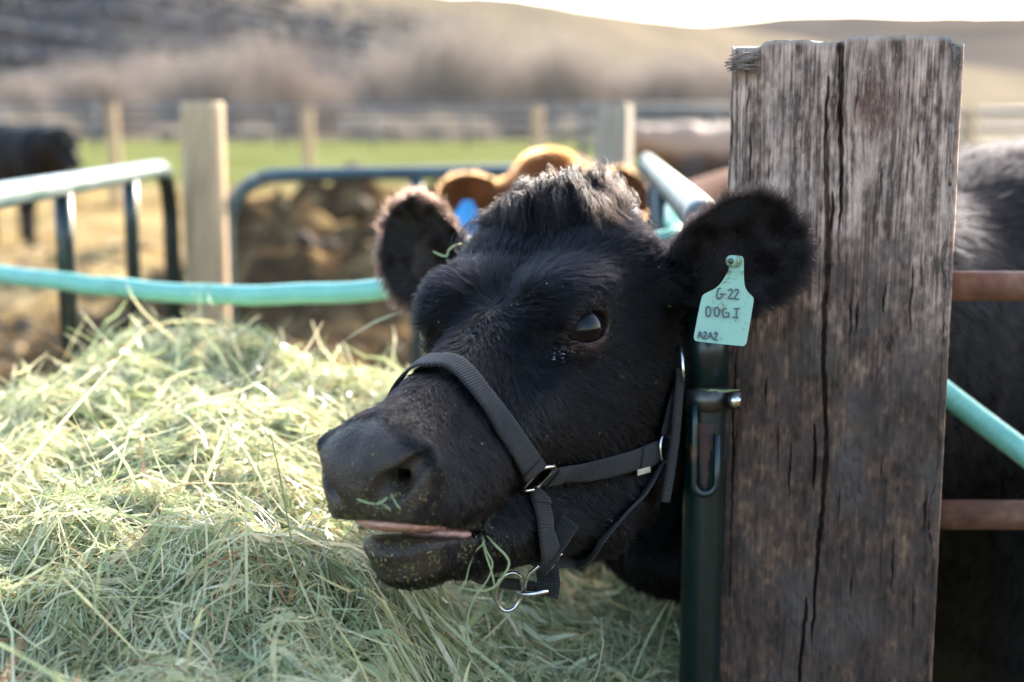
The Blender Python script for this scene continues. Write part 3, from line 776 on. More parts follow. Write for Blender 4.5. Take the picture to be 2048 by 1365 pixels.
# ------------------------------------------------------------------ the big timber post
def timber_post():
    d0 = 1.445
    fl, fr_ = at(1462, 110, d0), at(1922, 110, d0)
    W = .2290; xc = (fl[0] + fr_[0]) / 2 + .0165; yf = 1.452
    ztop = CAM_Z + (252 - 90) / FPX * 1.43
    # rows of z: fine where the photo looks
    zs = np.concatenate([np.linspace(0, .84, 40), np.linspace(.842, ztop, 300)])
    nfine, ncoarse = 300, 34
    u = np.concatenate([np.linspace(0, W, nfine, endpoint=False), W + np.linspace(0, W, ncoarse, endpoint=False), 2 * W + np.linspace(0, W, ncoarse, endpoint=False), 3 * W + np.linspace(0, W, ncoarse, endpoint=False)])
    U, Z = np.meshgrid(u, zs, indexing='ij')
    # row of the photo for a height on the front face (for laying out cracks and knots)
    dep = (yf - 0) * math.cos(PITCH) + (CAM_Z - Z) * math.sin(PITCH)
    PY = 682.5 - FPX * ((yf) * math.sin(PITCH) + (Z - CAM_Z) * math.cos(PITCH)) / dep
    fr0 = U / W                                                     # 0..1 across the front
    # knot: grain bends round it
    kx, kz = .615, np.interp(192, PY[0][::-1], Z[0][::-1])
    dxk, dzk = (U - kx * W), (Z - kz)
    rk = np.sqrt((dxk / .020) ** 2 + (dzk / .026) ** 2)
    rk = rk * (1 + .35 * fbm(np.stack([U * 60, Z * 40, 0 * U], -1), 3, 13)) * np.where(dzk < 0, 1 / (1 + .5 * np.exp(-(dxk / .012) ** 2)), 1)
    knot = np.exp(-rk ** 2.2)
    warp = .012 * np.sign(dxk) * np.exp(-(dxk / .03) ** 2 - (dzk / .075) ** 2) * (np.abs(dxk) / (np.abs(dxk) + .004))
    k2x, k2z = .235, np.interp(215, PY[0][::-1], Z[0][::-1])
    knot2 = np.exp(-(((U - k2x * W) / .014) ** 2 + ((Z - k2z) / .022) ** 2))
    sway = .004 * vnoise(np.stack([U * 6, Z * 3, 0 * U], -1), 4)
    ug = U - warp + sway
    P = lambda su, sz, s=0: np.stack([ug * su, Z * sz, np.full_like(U, s * 3.7)], -1)
    fibre = .55 * fbm(P(700, 14), 3, 1) + .35 * fbm(P(230, 5), 3, 2) + .45 * fbm(P(90, 26), 3, 3)          # long fibres
    ring = np.sin((ug + .02 * vnoise(P(18, 1.6), 7)) * 2 * np.pi / .0085) * .5 + .5 * np.sin((ug + .03 * vnoise(P(9, 1.2), 9)) * 2 * np.pi / .019)
    rough = fbm(P(240, 120), 3, 5)
    top = np.clip((760 - PY) / 420, 0, 1)                                      # weathered, fibrous above; smoother and dirty below
    ds = -(.0011 + .0010 * top) * (.5 + .5 * fibre) - .0007 * top * (1 - ring) / 2 + .0004 * rough * (1.3 - top)
    blocky = fbm(P(75, 30), 4, 17); chipf = np.clip(fbm(P(130, 40), 3, 18) - .15, 0, 1)
    ds -= .0022 * chipf * (.35 + .65 * top) + .0006 * blocky
    gouge = np.clip(fbm(P(70, 9), 3, 11) - .42, 0, 1)
    ds -= .008 * gouge * (.4 + .6 * top)
    rot = np.clip(fbm(np.stack([U * 22, Z * 14, 0 * U], -1), 4, 12) - .25, 0, 1)
    ds -= .003 * rot * rough
    ds += .0035 * knot * (1 - .5 * np.exp(-(rk / .35) ** 2)) - .002 * knot2 * (1 + rough)
    # cracks (photo row, fraction across, width in mm)
    crack = np.zeros_like(U)
    front = (U < W)
    def mk(rows, fracs, ws):
        nonlocal crack
        c = np.interp(PY, rows, fracs); w = np.interp(PY, rows, ws)
        c = c + .004 * vnoise(np.stack([Z * 60, 0 * Z, 0 * Z], -1), 31) + .003 * vnoise(np.stack([Z * 200, 0 * Z, 0 * Z], -1), 32)
        w = w * (1 + .35 * vnoise(np.stack([Z * 90, 0 * Z, 0 * Z], -1), 33)) * 1e-3
        dist = np.abs(U - c * W)
        crack = np.maximum(crack, np.where(front & (w > 1e-5), np.clip(1.0 - (dist - w / 2) / .0008, 0, 1), 0) * np.clip(w / .0008, 0, 1))
    mk([82, 100, 150, 220, 290, 330, 370, 430, 480, 520], [.475, .477, .480, .488, .498, .503, .503, .503, .50, .50], [3.4, 3.6, 3.8, 3.2, 2.8, 2.0, 1.5, 1.0, .3, 0])
    mk([150, 165, 250, 330, 400, 460, 520, 600, 720, 860, 1000, 1060, 1100, 1190, 1270, 1290], [.425, .425, .430, .437, .442, .452, .452, .448, .452, .480, .475, .470, .460, .452, .448, .445], [0, .8, 1.6, 3.0, 3.4, 3.2, 3.4, 2.6, 2.4, 3.2, 3.4, 2.6, 2.4, 1.6, .6, 0])
    mk([380, 420, 500, 620, 640], [.468, .468, .464, .455, .455], [0, 1.2, 1.6, .6, 0])
    mk([850, 870, 960, 990], [.425, .427, .43, .43], [0, 1.2, .9, 0])
    mk([1200, 1220, 1300, 1365, 1420], [.415, .414, .405, .40, .395], [0, 1.4, 2.0, 2.2, 1.0])
    mk([1150, 860, 700][::-1], [.06, .055, .06], [.0, .8, 0])
    for k in range(26):                                                        # short checks
        r0 = rng.uniform(90, 1200); ln = rng.uniform(40, 160); f0 = rng.uniform(.05, .95)
        if abs(f0 - .46) < .05: continue
        mk([r0, r0 + ln / 2, r0 + ln], [f0, f0 + rng.normal(0, .003), f0], [0, rng.uniform(.25, .6), 0])
    ds -= .020 * crack
    # outline
    side = np.minimum((U // W).astype(int), 3); s = U - side * W
    cr = .007 + .003 * vnoise(np.stack([Z * 25, side * 9.1, 0 * Z], -1), 41)
    corner = np.minimum(s, W - s)
    inset = np.where(corner < cr, cr - np.sqrt(np.clip(cr ** 2 - (cr - corner) ** 2, 0, None)), 0)
    chip = np.clip(fbm(np.stack([Z * 16, side * 3.3, 0 * Z], -1), 3, 44), 0, 1) * .004 * np.exp(-corner / .008)
    off = ds - inset - chip
    N_ = np.array([(0, -1), (1, 0), (0, 1), (-1, 0)]); Tg = np.array([(1, 0), (0, 1), (-1, 0), (0, -1)]); O_ = np.array([(-W / 2, -W / 2), (W / 2, -W / 2), (W / 2, W / 2), (-W / 2, W / 2)])
    XY = O_[side] + Tg[side] * s[..., None] + N_[side] * off[..., None]
    # flare of the width towards the ground and a slight twist to the left as in the photo
    lean = (Z - ztop) * 0.004
    # ragged top: left end lower, one pale slab a little proud
    tz = np.zeros_like(U)
    tz_prof = np.interp(fr0, [0, .03, .13, .15, .30, .36, .46, .475, .52, .93, .95, 1.0, 1.01, 4], [-.006, -.003, -.001, .0035, .0045, .002, .002, .004, .0065, .0075, .002, -.001, 0, 0]) + .0012 * fbm(np.stack([U * 90, 0 * U, 0 * U], -1), 3, 51)
    tz = tz_prof * np.clip((Z - (ztop - .03)) / .03, 0, 1)
    yaw = R(-13.5)
    ca, sa = math.cos(yaw), math.sin(yaw)
    cx_, cy_ = xc + .006, yf + W / 2
    X = cx_ + XY[..., 0] * ca - XY[..., 1] * sa + lean; Y = cy_ + XY[..., 0] * sa + XY[..., 1] * ca
    V = np.stack([X, Y, Z + tz], -1)
    nu, nz = U.shape
    i = np.arange(nu)[:, None] * nz + np.arange(nz - 1)[None]; j = (np.arange(nu)[:, None] + 1) % nu * nz + np.arange(nz - 1)[None]
    F = np.stack([i, j, j + 1, i + 1], -1).reshape(-1, 4)
    Vf = V.reshape(-1, 3)
    m, nt, b, o = new_mat('creosoted_timber')
    A = lambda n: N(nt, 'ShaderNodeAttribute', attribute_name=n).outputs['Fac']
    def mix(f, a, c):
        x = N(nt, 'ShaderNodeMix', data_type='RGBA')
        nt.links.new(f, x.inputs[0])
        for k, q in ((6, a), (7, c)):
            if isinstance(q, tuple): x.inputs[k].default_value = (*q, 1)
            else: nt.links.new(q, x.inputs[k])
        return x.outputs[2]
    vv = coords(nt); fn = noise(nt, coords(nt, (1, 1, .09)), 330, 5, .75); fg = noise(nt, coords(nt, (1, 1, .5)), 190, 5, .7)
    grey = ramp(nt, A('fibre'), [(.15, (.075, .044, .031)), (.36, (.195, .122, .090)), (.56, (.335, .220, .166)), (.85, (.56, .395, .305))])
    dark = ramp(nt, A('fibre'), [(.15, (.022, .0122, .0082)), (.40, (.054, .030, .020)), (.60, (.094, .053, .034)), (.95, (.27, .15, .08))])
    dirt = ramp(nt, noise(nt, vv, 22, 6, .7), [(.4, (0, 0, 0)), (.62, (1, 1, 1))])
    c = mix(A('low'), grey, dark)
    fm = N(nt, 'ShaderNodeMath', operation='MULTIPLY'); nt.links.new(dirt, fm.inputs[0]); fm.inputs[1].default_value = .45
    c = mix(fm.outputs[0], c, (.058, .046, .041))
    c = mix(A('knot'), c, (.085, .034, .024))
    c = mix(A('rot'), c, (.07, .056, .048))
    c = mix(ramp(nt, fn, [(.30, (.25,) * 3), (.46, (0,) * 3)]), c, (.045, .034, .030))
    fk = N(nt, 'ShaderNodeMath', operation='MULTIPLY_ADD'); nt.links.new(A('low'), fk.inputs[0]); fk.inputs[1].default_value = -.16; nt.links.new(fg, fk.inputs[2])
    c = mix(ramp(nt, fk.outputs[0], [(.53, (0,) * 3), (.74, (.5,) * 3)]), c, (.36, .26, .20))
    ff = noise(nt, coords(nt, (1, 1, .05)), 850, 4, .75); fm2 = N(nt, 'ShaderNodeMath', operation='MULTIPLY_ADD'); nt.links.new(A('low'), fm2.inputs[0]); fm2.inputs[1].default_value = -.13; nt.links.new(ff, fm2.inputs[2])
    c = mix(ramp(nt, fm2.outputs[0], [(.54, (0,) * 3), (.66, (.65,) * 3)]), c, (.46, .335, .255))
    c = mix(ramp(nt, ff, [(.33, (.7,) * 3), (.44, (0,) * 3)]), c, (.045, .032, .026))
    c = mix(A('endgrain'), c, (.34, .31, .27))
    nt.links.new(c, b.inputs['Base Color']); b.inputs['Roughness'].default_value = .78; b.inputs['Specular IOR Level'].default_value = .3
    sm = N(nt, 'ShaderNodeMath', operation='ADD'); nt.links.new(fn, sm.inputs[0]); nt.links.new(fg, sm.inputs[1]); bump(nt, b, sm.outputs[0], .6, .0016)
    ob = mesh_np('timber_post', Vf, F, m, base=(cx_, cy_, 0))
    me = ob.data
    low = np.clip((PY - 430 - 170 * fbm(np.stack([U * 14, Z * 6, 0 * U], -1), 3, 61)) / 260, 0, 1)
    attr(me, 'fibre', np.clip(.5 + (.42 * top + .16) * fibre + .05 * ring * top + .20 * rough + .12 * blocky * (1.4 - top) - .10 * (1 - top) - .22 * chipf * top, 0, 1).ravel())
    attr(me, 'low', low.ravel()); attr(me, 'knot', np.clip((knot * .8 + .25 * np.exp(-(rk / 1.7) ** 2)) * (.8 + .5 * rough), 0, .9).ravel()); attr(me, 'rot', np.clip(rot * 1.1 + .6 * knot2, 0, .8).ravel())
    attr(me, 'endgrain', np.clip((Z - (ztop - .004)) / .003, 0, 1).ravel() * .8)
    tag(ob, 'big weathered square timber post with two long cracks and knot', 'post')
    # top end
    ring_ = V[:, -1]
    bm = bmesh.new()
    inner = ring_.copy(); cen = ring_.mean(0)
    vs = [[bm.verts.new(cen + (p - cen) * f - np.array([0, 0, (1 - f) * .004 * (1 + .6 * math.sin(q * .7))])) for q, p in enumerate(ring_[::3])] for f in (1.0, .94, .6, .2)]
    n = len(vs[0])
    for a_, b_ in zip(vs, vs[1:]):
        for k in range(n): bm.faces.new((a_[k], a_[(k + 1) % n], b_[(k + 1) % n], b_[k]))
    bm.faces.new(vs[-1])
    eg = simple_mat('pale_end_grain', [(.3, (.26, .235, .20)), (.7, (.42, .385, .33))], nscale=90, rough=.9, spec=.2, bstr=.5, bdist=.002)
    bm_obj('end_grain', bm, eg, ob)
    # frayed splinters at the upper left corner
    fw = simple_mat('splinter_wood', [(.3, (.10, .074, .057)), (.7, (.22, .17, .135))], nscale=80, rough=.9, spec=.2, bstr=0)
    bm = bmesh.new()
    for k in range(46):
        v0 = rng.uniform(-1, 1); y0 = 126 + v0 * 17; xe = 1446 + rng.uniform(0, 30) + abs(v0) * 8
        a0 = at(1506 + rng.uniform(-16, 16), y0 + rng.normal(0, 2), 1.446); a2 = at(xe, 130 + v0 * 13 + rng.normal(0, 3.5), 1.438 + rng.uniform(-.006, .006))
        a1 = (a0 * .55 + a2 * .45) + np.array([0, -rng.uniform(.001, .006), rng.uniform(.000, .003)])
        add_poly(bm, *tube_mesh(smooth_path([a0, a1, a2], 3), np.linspace(.0013, .0005, 7), 5))
    tag(bm_obj('splinter', bm, fw, ob), kind='stuff')
    return ob, (cx_, cy_, yaw, W, ztop)
post, POST = timber_post()
# ------------------------------------------------------------------ the black cow
coat_m, nt, b, o = new_mat('black_hide')
A = lambda n: N(nt, 'ShaderNodeAttribute', attribute_name=n).outputs['Fac']
def mixc(nt, f, a, c):
    x = N(nt, 'ShaderNodeMix', data_type='RGBA')
    for k, q in ((0, f), (6, a), (7, c)):
        if isinstance(q, (tuple, float)): x.inputs[k].default_value = (*q, 1) if isinstance(q, tuple) else q
        else: nt.links.new(q, x.inputs[k])
    return x.outputs[2]
vv = coords(nt)
mottle = noise(nt, vv, 55, 4, .6)
c = mixc(nt, A('muzzle'), (.004, .004, .004), ramp(nt, mottle, [(.3, (.022, .016, .012)), (.7, (.046, .034, .026))]))
c = mixc(nt, A('lidskin'), c, (.050, .029, .020))
c = mixc(nt, A('mouth'), c, (.12, .05, .045))
nt.links.new(c, b.inputs['Base Color'])
rg = N(nt, 'ShaderNodeMapRange'); nt.links.new(A('muzzle'), rg.inputs[0]); rg.inputs[3].default_value = .75; rg.inputs[4].default_value = .40; b.inputs['Specular IOR Level'].default_value = .22; nt.links.new(rg.outputs[0], b.inputs['Roughness'])
vo = N(nt, 'ShaderNodeTexVoronoi'); vo.inputs['Scale'].default_value = 420; nt.links.new(vv, vo.inputs['Vector'])
hm_ = N(nt, 'ShaderNodeMath', operation='MULTIPLY'); nt.links.new(vo.outputs[0], hm_.inputs[0]); nt.links.new(A('muzzle'), hm_.inputs[1])
bump(nt, b, hm_.outputs[0], .7, .0012)

cow_base = (1.2, 2.45, 0)
V, F = build_cow_mesh(head, cow_full, (-.32, -.33, -.42), (.33, .33, .20), .0024, (-.2, 1.3, 0), (2.7, 4.0, 1.6), .013)
cow = mesh_np('black_cow', V, F, coat_m, base=cow_base)
tag(cow, 'black cow in a nylon halter eating hay beside the timber post', 'cow')
Lc = head.loc(V); La = mir(Lc)
def sstep(x, a, b_): 
    t = np.clip((x - a) / (b_ - a), 0, 1); return t * t * (3 - 2 * t)
def muzzle_mask(L):
    m = mir(L)
    top = sstep(m[:, 0] + .35 * (m[:, 2] + .06) , .236, .250) * sstep(-m[:, 2], .125, .095) * 1.0
    front = sstep(m[:, 0] - .55 * m[:, 1], .246, .262)
    nostril = sstep(-np.sqrt(((m - [.283, .036, -.082]) ** 2).sum(1)), -.032, -.022)
    upper = np.maximum(np.maximum(front, nostril) * sstep(m[:, 2], -.150, -.138), 0)
    # lower lip rim
    low = sstep(m[:, 0] - .35 * m[:, 1], .205, .235) * sstep(-m[:, 2], .128, .134) * sstep(m[:, 2], -.186, -.172)
    rim = np.exp(-((m[:, 2] - (-.139 + .40 * (m[:, 0] - .245))) / .011) ** 2) * sstep(m[:, 0], .17, .195)
    return np.clip(np.maximum.reduce([upper, low, rim]), 0, 1)
def eye_dist(L): return np.sqrt(((mir(L) - EYE) ** 2).sum(1))
hd = Lc[:, 0] > NECK_CUT
mz = np.where(hd, muzzle_mask(Lc), 0)
attr(cow.data, 'muzzle', mz)
o_ = (La - EYE) @ EYE_ROT
ed = np.sqrt(o_[:, 0] ** 2 + (o_[:, 1] * 1.15) ** 2)
lids = np.where(hd & (np.abs(o_[:, 2]) < .05), sstep(-ed, -.040, -.020), 0)
attr(cow.data, 'lidskin', lids)
mth = np.exp(-((La[:, 2] - (-.139 + .40 * (La[:, 0] - .245))) / .006) ** 2) * sstep(La[:, 0], .185, .205) * sstep(-La[:, 0], -.262, -.235) * (La[:, 1] < .036)
attr(cow.data, 'mouth', np.where(hd, mth, 0))
bvh = BVHTree.FromPolygons([Vector(v) for v in V], [tuple(int(i) for i in f) for f in F])
def hit(px, py, off=0.0):
    loc, nor, idx, dist = bvh.ray_cast(Vector(CC), Vector(ray(px, py)))
    if loc is None:                                                 # just past the outline: take the closest hide
        v = ray(px, py); best = min((bvh.find_nearest(Vector(CC + v * t)) for t in np.linspace(1.0, 1.75, 40)), key=lambda r: r[3])
        loc, nor = best[0], best[1]
    return np.array(loc) + np.array(nor) * off, np.array(nor)

# eyes
eye_m, nt, b, o = new_mat('eyeball')
v = coords(nt); g = N(nt, 'ShaderNodeSeparateXYZ'); nt.links.new(v, g.inputs[0])
nt.links.new(ramp(nt, g.outputs[2], [(.0, (.03, .017, .010)), (.45, (.03, .017, .010)), (.60, (.010, .006, .004)), (.72, (.002, .002, .003))]), b.inputs['Base Color'])
b.inputs['Roughness'].default_value = .02; b.inputs['Specular IOR Level'].default_value = .22
for s in (1, -1):
    cw = head.wor(EYE * [1, s, 1])
    nrm = head.M @ (EYE_N * [1, s, 1]); la = head.M @ (EYE_ROT[:, 0] * [1, s, 1])
    bm = bmesh.new(); bmesh.ops.create_uvsphere(bm, u_segments=48, v_segments=24, radius=EYE_R)
    for vtx in bm.verts:                                            # cornea bulges a little
        q = vtx.co.normalized().z
        vtx.co *= 1 + .03 * max(0, (q - .72) / .28) ** 1
    me = bpy.data.meshes.new('eye'); bm.to_mesh(me); bm.free()
    for p in me.polygons: p.use_smooth = True
    me.materials.append(eye_m)
    eo = link(bpy.data.objects.new('eye', me), cow)
    zax = Vector(nrm).normalized(); xax = Vector(la).normalized(); yax = zax.cross(xax)
    eo.matrix_local = Matrix.Translation(Vector(cw) - Vector(cow_base)) @ Matrix((xax, yax, zax)).transposed().to_4x4()
    nt_scale = 1 / (2 * EYE_R)
# map object z (+-R) to 0..1
mpn = [n for n in eye_m.node_tree.nodes if n.type == 'MAPPING'][0]; mpn.inputs['Scale'].default_value = (.5 / EYE_R,) * 3; mpn.inputs['Location'].default_value = (.5, .5, .28)

# tongue and gum pad in the open mouth
pink_m, nt, b, o = new_mat('wet_pink_flesh')
v = coords(nt); f1 = noise(nt, v, 120, 4)
nt.links.new(ramp(nt, f1, [(.3, (.42, .21, .18)), (.7, (.58, .34, .29))]), b.inputs['Base Color']); b.inputs['Roughness'].default_value = .3; b.inputs['Subsurface Weight'].default_value = .3; b.inputs['Subsurface Radius'].default_value = (.006, .002, .001); bump(nt, b, f1, .2, .001)
def flesh(name, c, r, tilt):
    bm = bmesh.new(); bmesh.ops.create_uvsphere(bm, u_segments=32, v_segments=16, radius=1)
    for vtx in bm.verts:
        q = np.array(vtx.co) * r; q = np.array([q[0], q[1], q[2] + q[0] * tilt]) + c
        q[2] += .0010 * math.sin(q[0] * 310) * math.sin(q[1] * 260)
        vtx.co = head.wor(q)
    return bm_obj(name, bm, pink_m, cow)
flesh('tongue', (.196, .010, -.1600), (.026, .028, .0075), .38)
flesh('gum_pad', (.236, 0, -.1372), (.043, .036, .0078), .40)

# ---- hair
def hair_mat(name, col, rough=.38, tip=None, ior=1.38):
    m, nt, b, o = new_mat(name)
    nt.nodes.remove(b)
    h = N(nt, 'ShaderNodeBsdfHairPrincipled'); h.parametrization = 'COLOR'
    hi = N(nt, 'ShaderNodeHairInfo')
    c = ramp(nt, hi.outputs['Random'], [(0, tuple(q * .6 for q in col)), (1, tuple(q * 1.5 for q in col))])
    if tip: c = mixc(nt, ramp(nt, hi.outputs['Intercept'], [(.35, (0,) * 3), (1, (.9,) * 3)]), c, tip)
    nt.links.new(c, h.inputs['Color']); h.inputs['Roughness'].default_value = rough; h.inputs['Radial Roughness'].default_value = .5
    h.inputs['Random Roughness'].default_value = .2; h.inputs['IOR'].default_value = ior
    nt.links.new(h.outputs[0], o.inputs[0])
    return m
coat_hair_m = hair_mat('black_coat_hair', (.0022, .0021, .0027), .32, None, 1.27)
ear_hair_m = hair_mat('dark_brown_hair', (.006, .004, .0035), .40, (.009, .0045, .003))
tuft_hair_m = hair_mat('poll_hair', (.0018, .0016, .0016), .22, (.0035, .0023, .0018), 1.27)
def curves_obj(name, P, rad, mat, parent):
    """P (n,k,3) world points, rad (n,k)"""
    n, k = P.shape[:2]
    hc = bpy.data.hair_curves.new(name)
    hc.add_curves([k] * n)
    hc.attributes['position'].data.foreach_set('vector', (P - np.array(root_loc(parent))).astype(np.float32).ravel())
    a = hc.attributes.get('radius') or hc.attributes.new('radius', 'FLOAT', 'POINT')
    a.data.foreach_set('value', rad.astype(np.float32).ravel())
    hc.materials.append(mat)
    return link(bpy.data.objects.new(name, hc), parent)
Fq = F
tri = np.vstack([Fq[:, [0, 1, 2]], Fq[:, [0, 2, 3]]])
e1 = V[tri[:, 1]] - V[tri[:, 0]]; e2 = V[tri[:, 2]] - V[tri[:, 0]]
fn_ = np.cross(e1, e2); area = np.linalg.norm(fn_, axis=1) / 2
# smooth vertex normals
vn = np.zeros_like(V)
for k in range(3): np.add.at(vn, tri[:, k], fn_)
vn /= np.linalg.norm(vn, axis=1, keepdims=True) + 1e-12
tc = V[tri].mean(1)
tl = head.loc(tc)
facing = -(vn[tri].mean(1) * (tc - CC) / np.linalg.norm(tc - CC, axis=1, keepdims=True)).sum(1)
is_head = tl[:, 0] > NECK_CUT
ear_id = np.full(len(tc), -1)
for k, e in enumerate(head.ears):
    q = (tc - e['base']) @ np.stack([e['A'], e['B'], e['C']], 1)
    ear_id[(q[:, 0] > .002) & (q[:, 0] < e['L'] + .02) & (np.abs(q[:, 1]) < e['W'] + .01) & (np.abs(q[:, 2]) < .06) & (tl[:, 1] * (1 if k == 0 else -1) > .085)] = k
def sample(weights, n):
    w = area * weights; cum = np.cumsum(w); t = np.searchsorted(cum, rng.random(n) * cum[-1])
    r1, r2 = np.sqrt(rng.random(n)), rng.random(n)
    bc = np.stack([1 - r1, r1 * (1 - r2), r1 * r2], 1)
    p = (V[tri[t]] * bc[..., None]).sum(1); nn = (vn[tri[t]] * bc[..., None]).sum(1); nn /= np.linalg.norm(nn, axis=1, keepdims=True)
    return p, nn, t
vis = np.where(facing > -.25, 1.0, .12)
WH = np.array([.035, 0., .004])                                    # whorl on the forehead
def coat(n, wts, lenf, lift, rad, k=4, clump=.35, cell=0):
    p, nn, t = sample(wts, n)
    L = head.loc(p); hdm = is_head[t]
    M_ = head.M
    # flow in the head frame
    sgn = np.sign(L[:, 1])
    r = L - WH; r[:, 2] *= .6
    rad_ = r / (np.linalg.norm(r, axis=1, keepdims=True) + 1e-6)
    swirl = np.stack([-r[:, 1], r[:, 0], 0 * r[:, 0]], 1) / (np.linalg.norm(r, axis=1, keepdims=True) + .01)
    fl = rad_ + swirl * (.55 * np.exp(-(np.linalg.norm(r, axis=1) / .05) ** 2))[:, None]
    cheek = sstep(-L[:, 2], .035, .085)[:, None]
    ck = np.stack([np.interp(L[:, 0], [-.1, .05, .2], [-.75, -.55, -.05]), .15 * sgn, np.full(len(L), -.75)], 1)
    fl = fl * (1 - cheek) + ck * cheek
    fw = fl @ M_.T
    nf = np.stack([fbm(L * 26, 2, 71), fbm(L * 26, 2, 72), fbm(L * 26, 2, 73)], 1)
    nf2 = np.stack([vnoise(L * 120, 74), vnoise(L * 120, 75), vnoise(L * 120, 76)], 1)
    fw = fw + .22 * nf + clump * nf2
    # trunk: hair runs back and down
    bw = np.array([.35, .25, -.85]) + .35 * np.stack([fbm(p * 14, 2, 77), fbm(p * 14, 2, 78), fbm(p * 14, 2, 79)], 1) + .35 * nf2
    nk = sstep(-L[:, 0], .16, .30)[:, None]
    fw = fw * (1 - nk) + bw * nk
    fw = fw - nn * (fw * nn).sum(1, keepdims=True); fw /= np.linalg.norm(fw, axis=1, keepdims=True) + 1e-6
    ln = lenf(L, p) * rng.uniform(.65, 1.25, n)
    jit = rng.normal(0, .10, (n, 3)); d0 = fw + nn * (lift + rng.normal(0, .07, n))[:, None] + jit; d0 /= np.linalg.norm(d0, axis=1, keepdims=True)
    cv = fw * .5 - nn * .16 + nf * .25
    s = np.linspace(0, 1, k)[None, :, None] * ln[:, None, None]
    P = p[:, None] + d0[:, None] * s + cv[:, None] * (s * s / np.maximum(ln, 1e-4)[:, None, None]) * .35
    if cell:                                                        # neighbouring hairs bunch together towards their tips
        key = np.floor(p / cell + .35 * nf2).astype(np.int64); key = (key[:, 0] * 73856093) ^ (key[:, 1] * 19349663) ^ (key[:, 2] * 83492791)
        _, inv = np.unique(key, return_inverse=True); inv = inv.ravel(); cnt = np.bincount(inv).astype(float)
        mean = np.stack([[np.bincount(inv, P[:, j, c]) / cnt for c in range(3)] for j in range(k)], 0).transpose(2, 0, 1)
        a = (np.linspace(0, 1, k) ** 1.2)[None, :, None] * rng.uniform(.35, 1.0, (n, 1, 1)) * .85
        rot = rng.normal(0, .15, (len(cnt), 3)); lift2 = rng.normal(0, .10, len(cnt))
        P = P * (1 - a) + mean[inv] * a
        P = P + (rot[inv][:, None] + nn[:, None] * lift2[inv][:, None, None]) * s
    tp = np.linspace(1, .25, k)[None]
    return P, rad * rng.uniform(.75, 1.25, (n, 1)) * tp
# face and neck
mzt = mz[tri].mean(1); lidt = lids[tri].mean(1); mtht = mth[tri].mean(1)
wf = np.where(is_head & (ear_id < 0), 1, 0) * vis * np.clip(1 - mzt * 1.25, 0, 1) * np.clip(1 - lidt * .88, 0, 1) * np.clip(1 - 3 * mtht, 0, 1) * np.where(tl[:, 0] > -.20, 1, .5)
def flen(L, p):
    x = L[:, 0]
    l = np.interp(x, [-.25, -.12, -.03, .05, .15, .22, .26, .30], [.018, .015, .0115, .0095, .0075, .0055, .0035, .002])
    l = l * (1 + .35 * np.exp(-(((L - [.02, 0, .0]) / [.06, .05, .06]) ** 2).sum(1)))
    ed = eye_dist(L); return l * np.clip((ed - .018) / .022, .3, 1)
P_, r_ = coat(NHAIR_FACE, wf, flen, .19, .00022, 4, .35, .0026)
curves_obj('face_hair', P_, r_, coat_hair_m, cow)
# body
wb = np.where(~is_head, 1, 0) * np.where(facing > -.2, 1, .1) * np.where(tc[:, 0] < 1.6, 1, .15) * np.where(tc[:, 2] > .7, 1, .3)
def blen(L, p): return np.interp(p[:, 2], [.3, .8, 1.25, 1.38], [.010, .016, .020, .030])
P_, r_ = coat(NHAIR_BODY, wb, blen, .38, .00034, 4, .5, .007)
curves_obj('body_hair', P_, r_, hair_mat('shoulder_hair', (.0015, .0014, .0016), .6, None, 1.09), cow)
# ears
for k, e in enumerate(head.ears):
    p, nn, t = sample(np.where(ear_id == k, 1, 0) * 1.0, NHAIR_EAR)
    q = (p - e['base']) @ np.stack([e['A'], e['B'], e['C']], 1)
    inner = (nn @ e['C'] > .1)
    edge = np.abs(q[:, 1]) / e['W']
    uu = q[:, 0] / e['L']
    d = e['A'] * (.45 + .5 * uu)[:, None] + e['B'] * (np.sign(q[:, 1]) * np.clip(edge, 0, 1) * .95)[:, None]
    nf = np.stack([vnoise(p * 90, 81 + i) for i in range(3)], 1)
    d = d + nn * np.where(inner, .20, .16)[:, None] + nf * .45 + rng.normal(0, .18, p.shape)
    d /= np.linalg.norm(d, axis=1, keepdims=True)
    ln = np.where(inner, .013, .010) * rng.uniform(.6, 1.35, len(p)) * (1 + .45 * np.clip(edge - .5, 0, .6))
    s = np.linspace(0, 1, 5)[None, :, None] * ln[:, None, None]
    cv = nf * .5 + rng.normal(0, .2, p.shape) + np.array([0, 0, -.15])
    P_ = p[:, None] + d[:, None] * s + cv[:, None] * s * s / ln[:, None, None] * .5
    curves_obj('ear_hair', P_, np.full((len(p), 1), .00017) * np.linspace(1, .3, 5)[None] * rng.uniform(.7, 1.3, (len(p), 1)), ear_hair_m, cow)
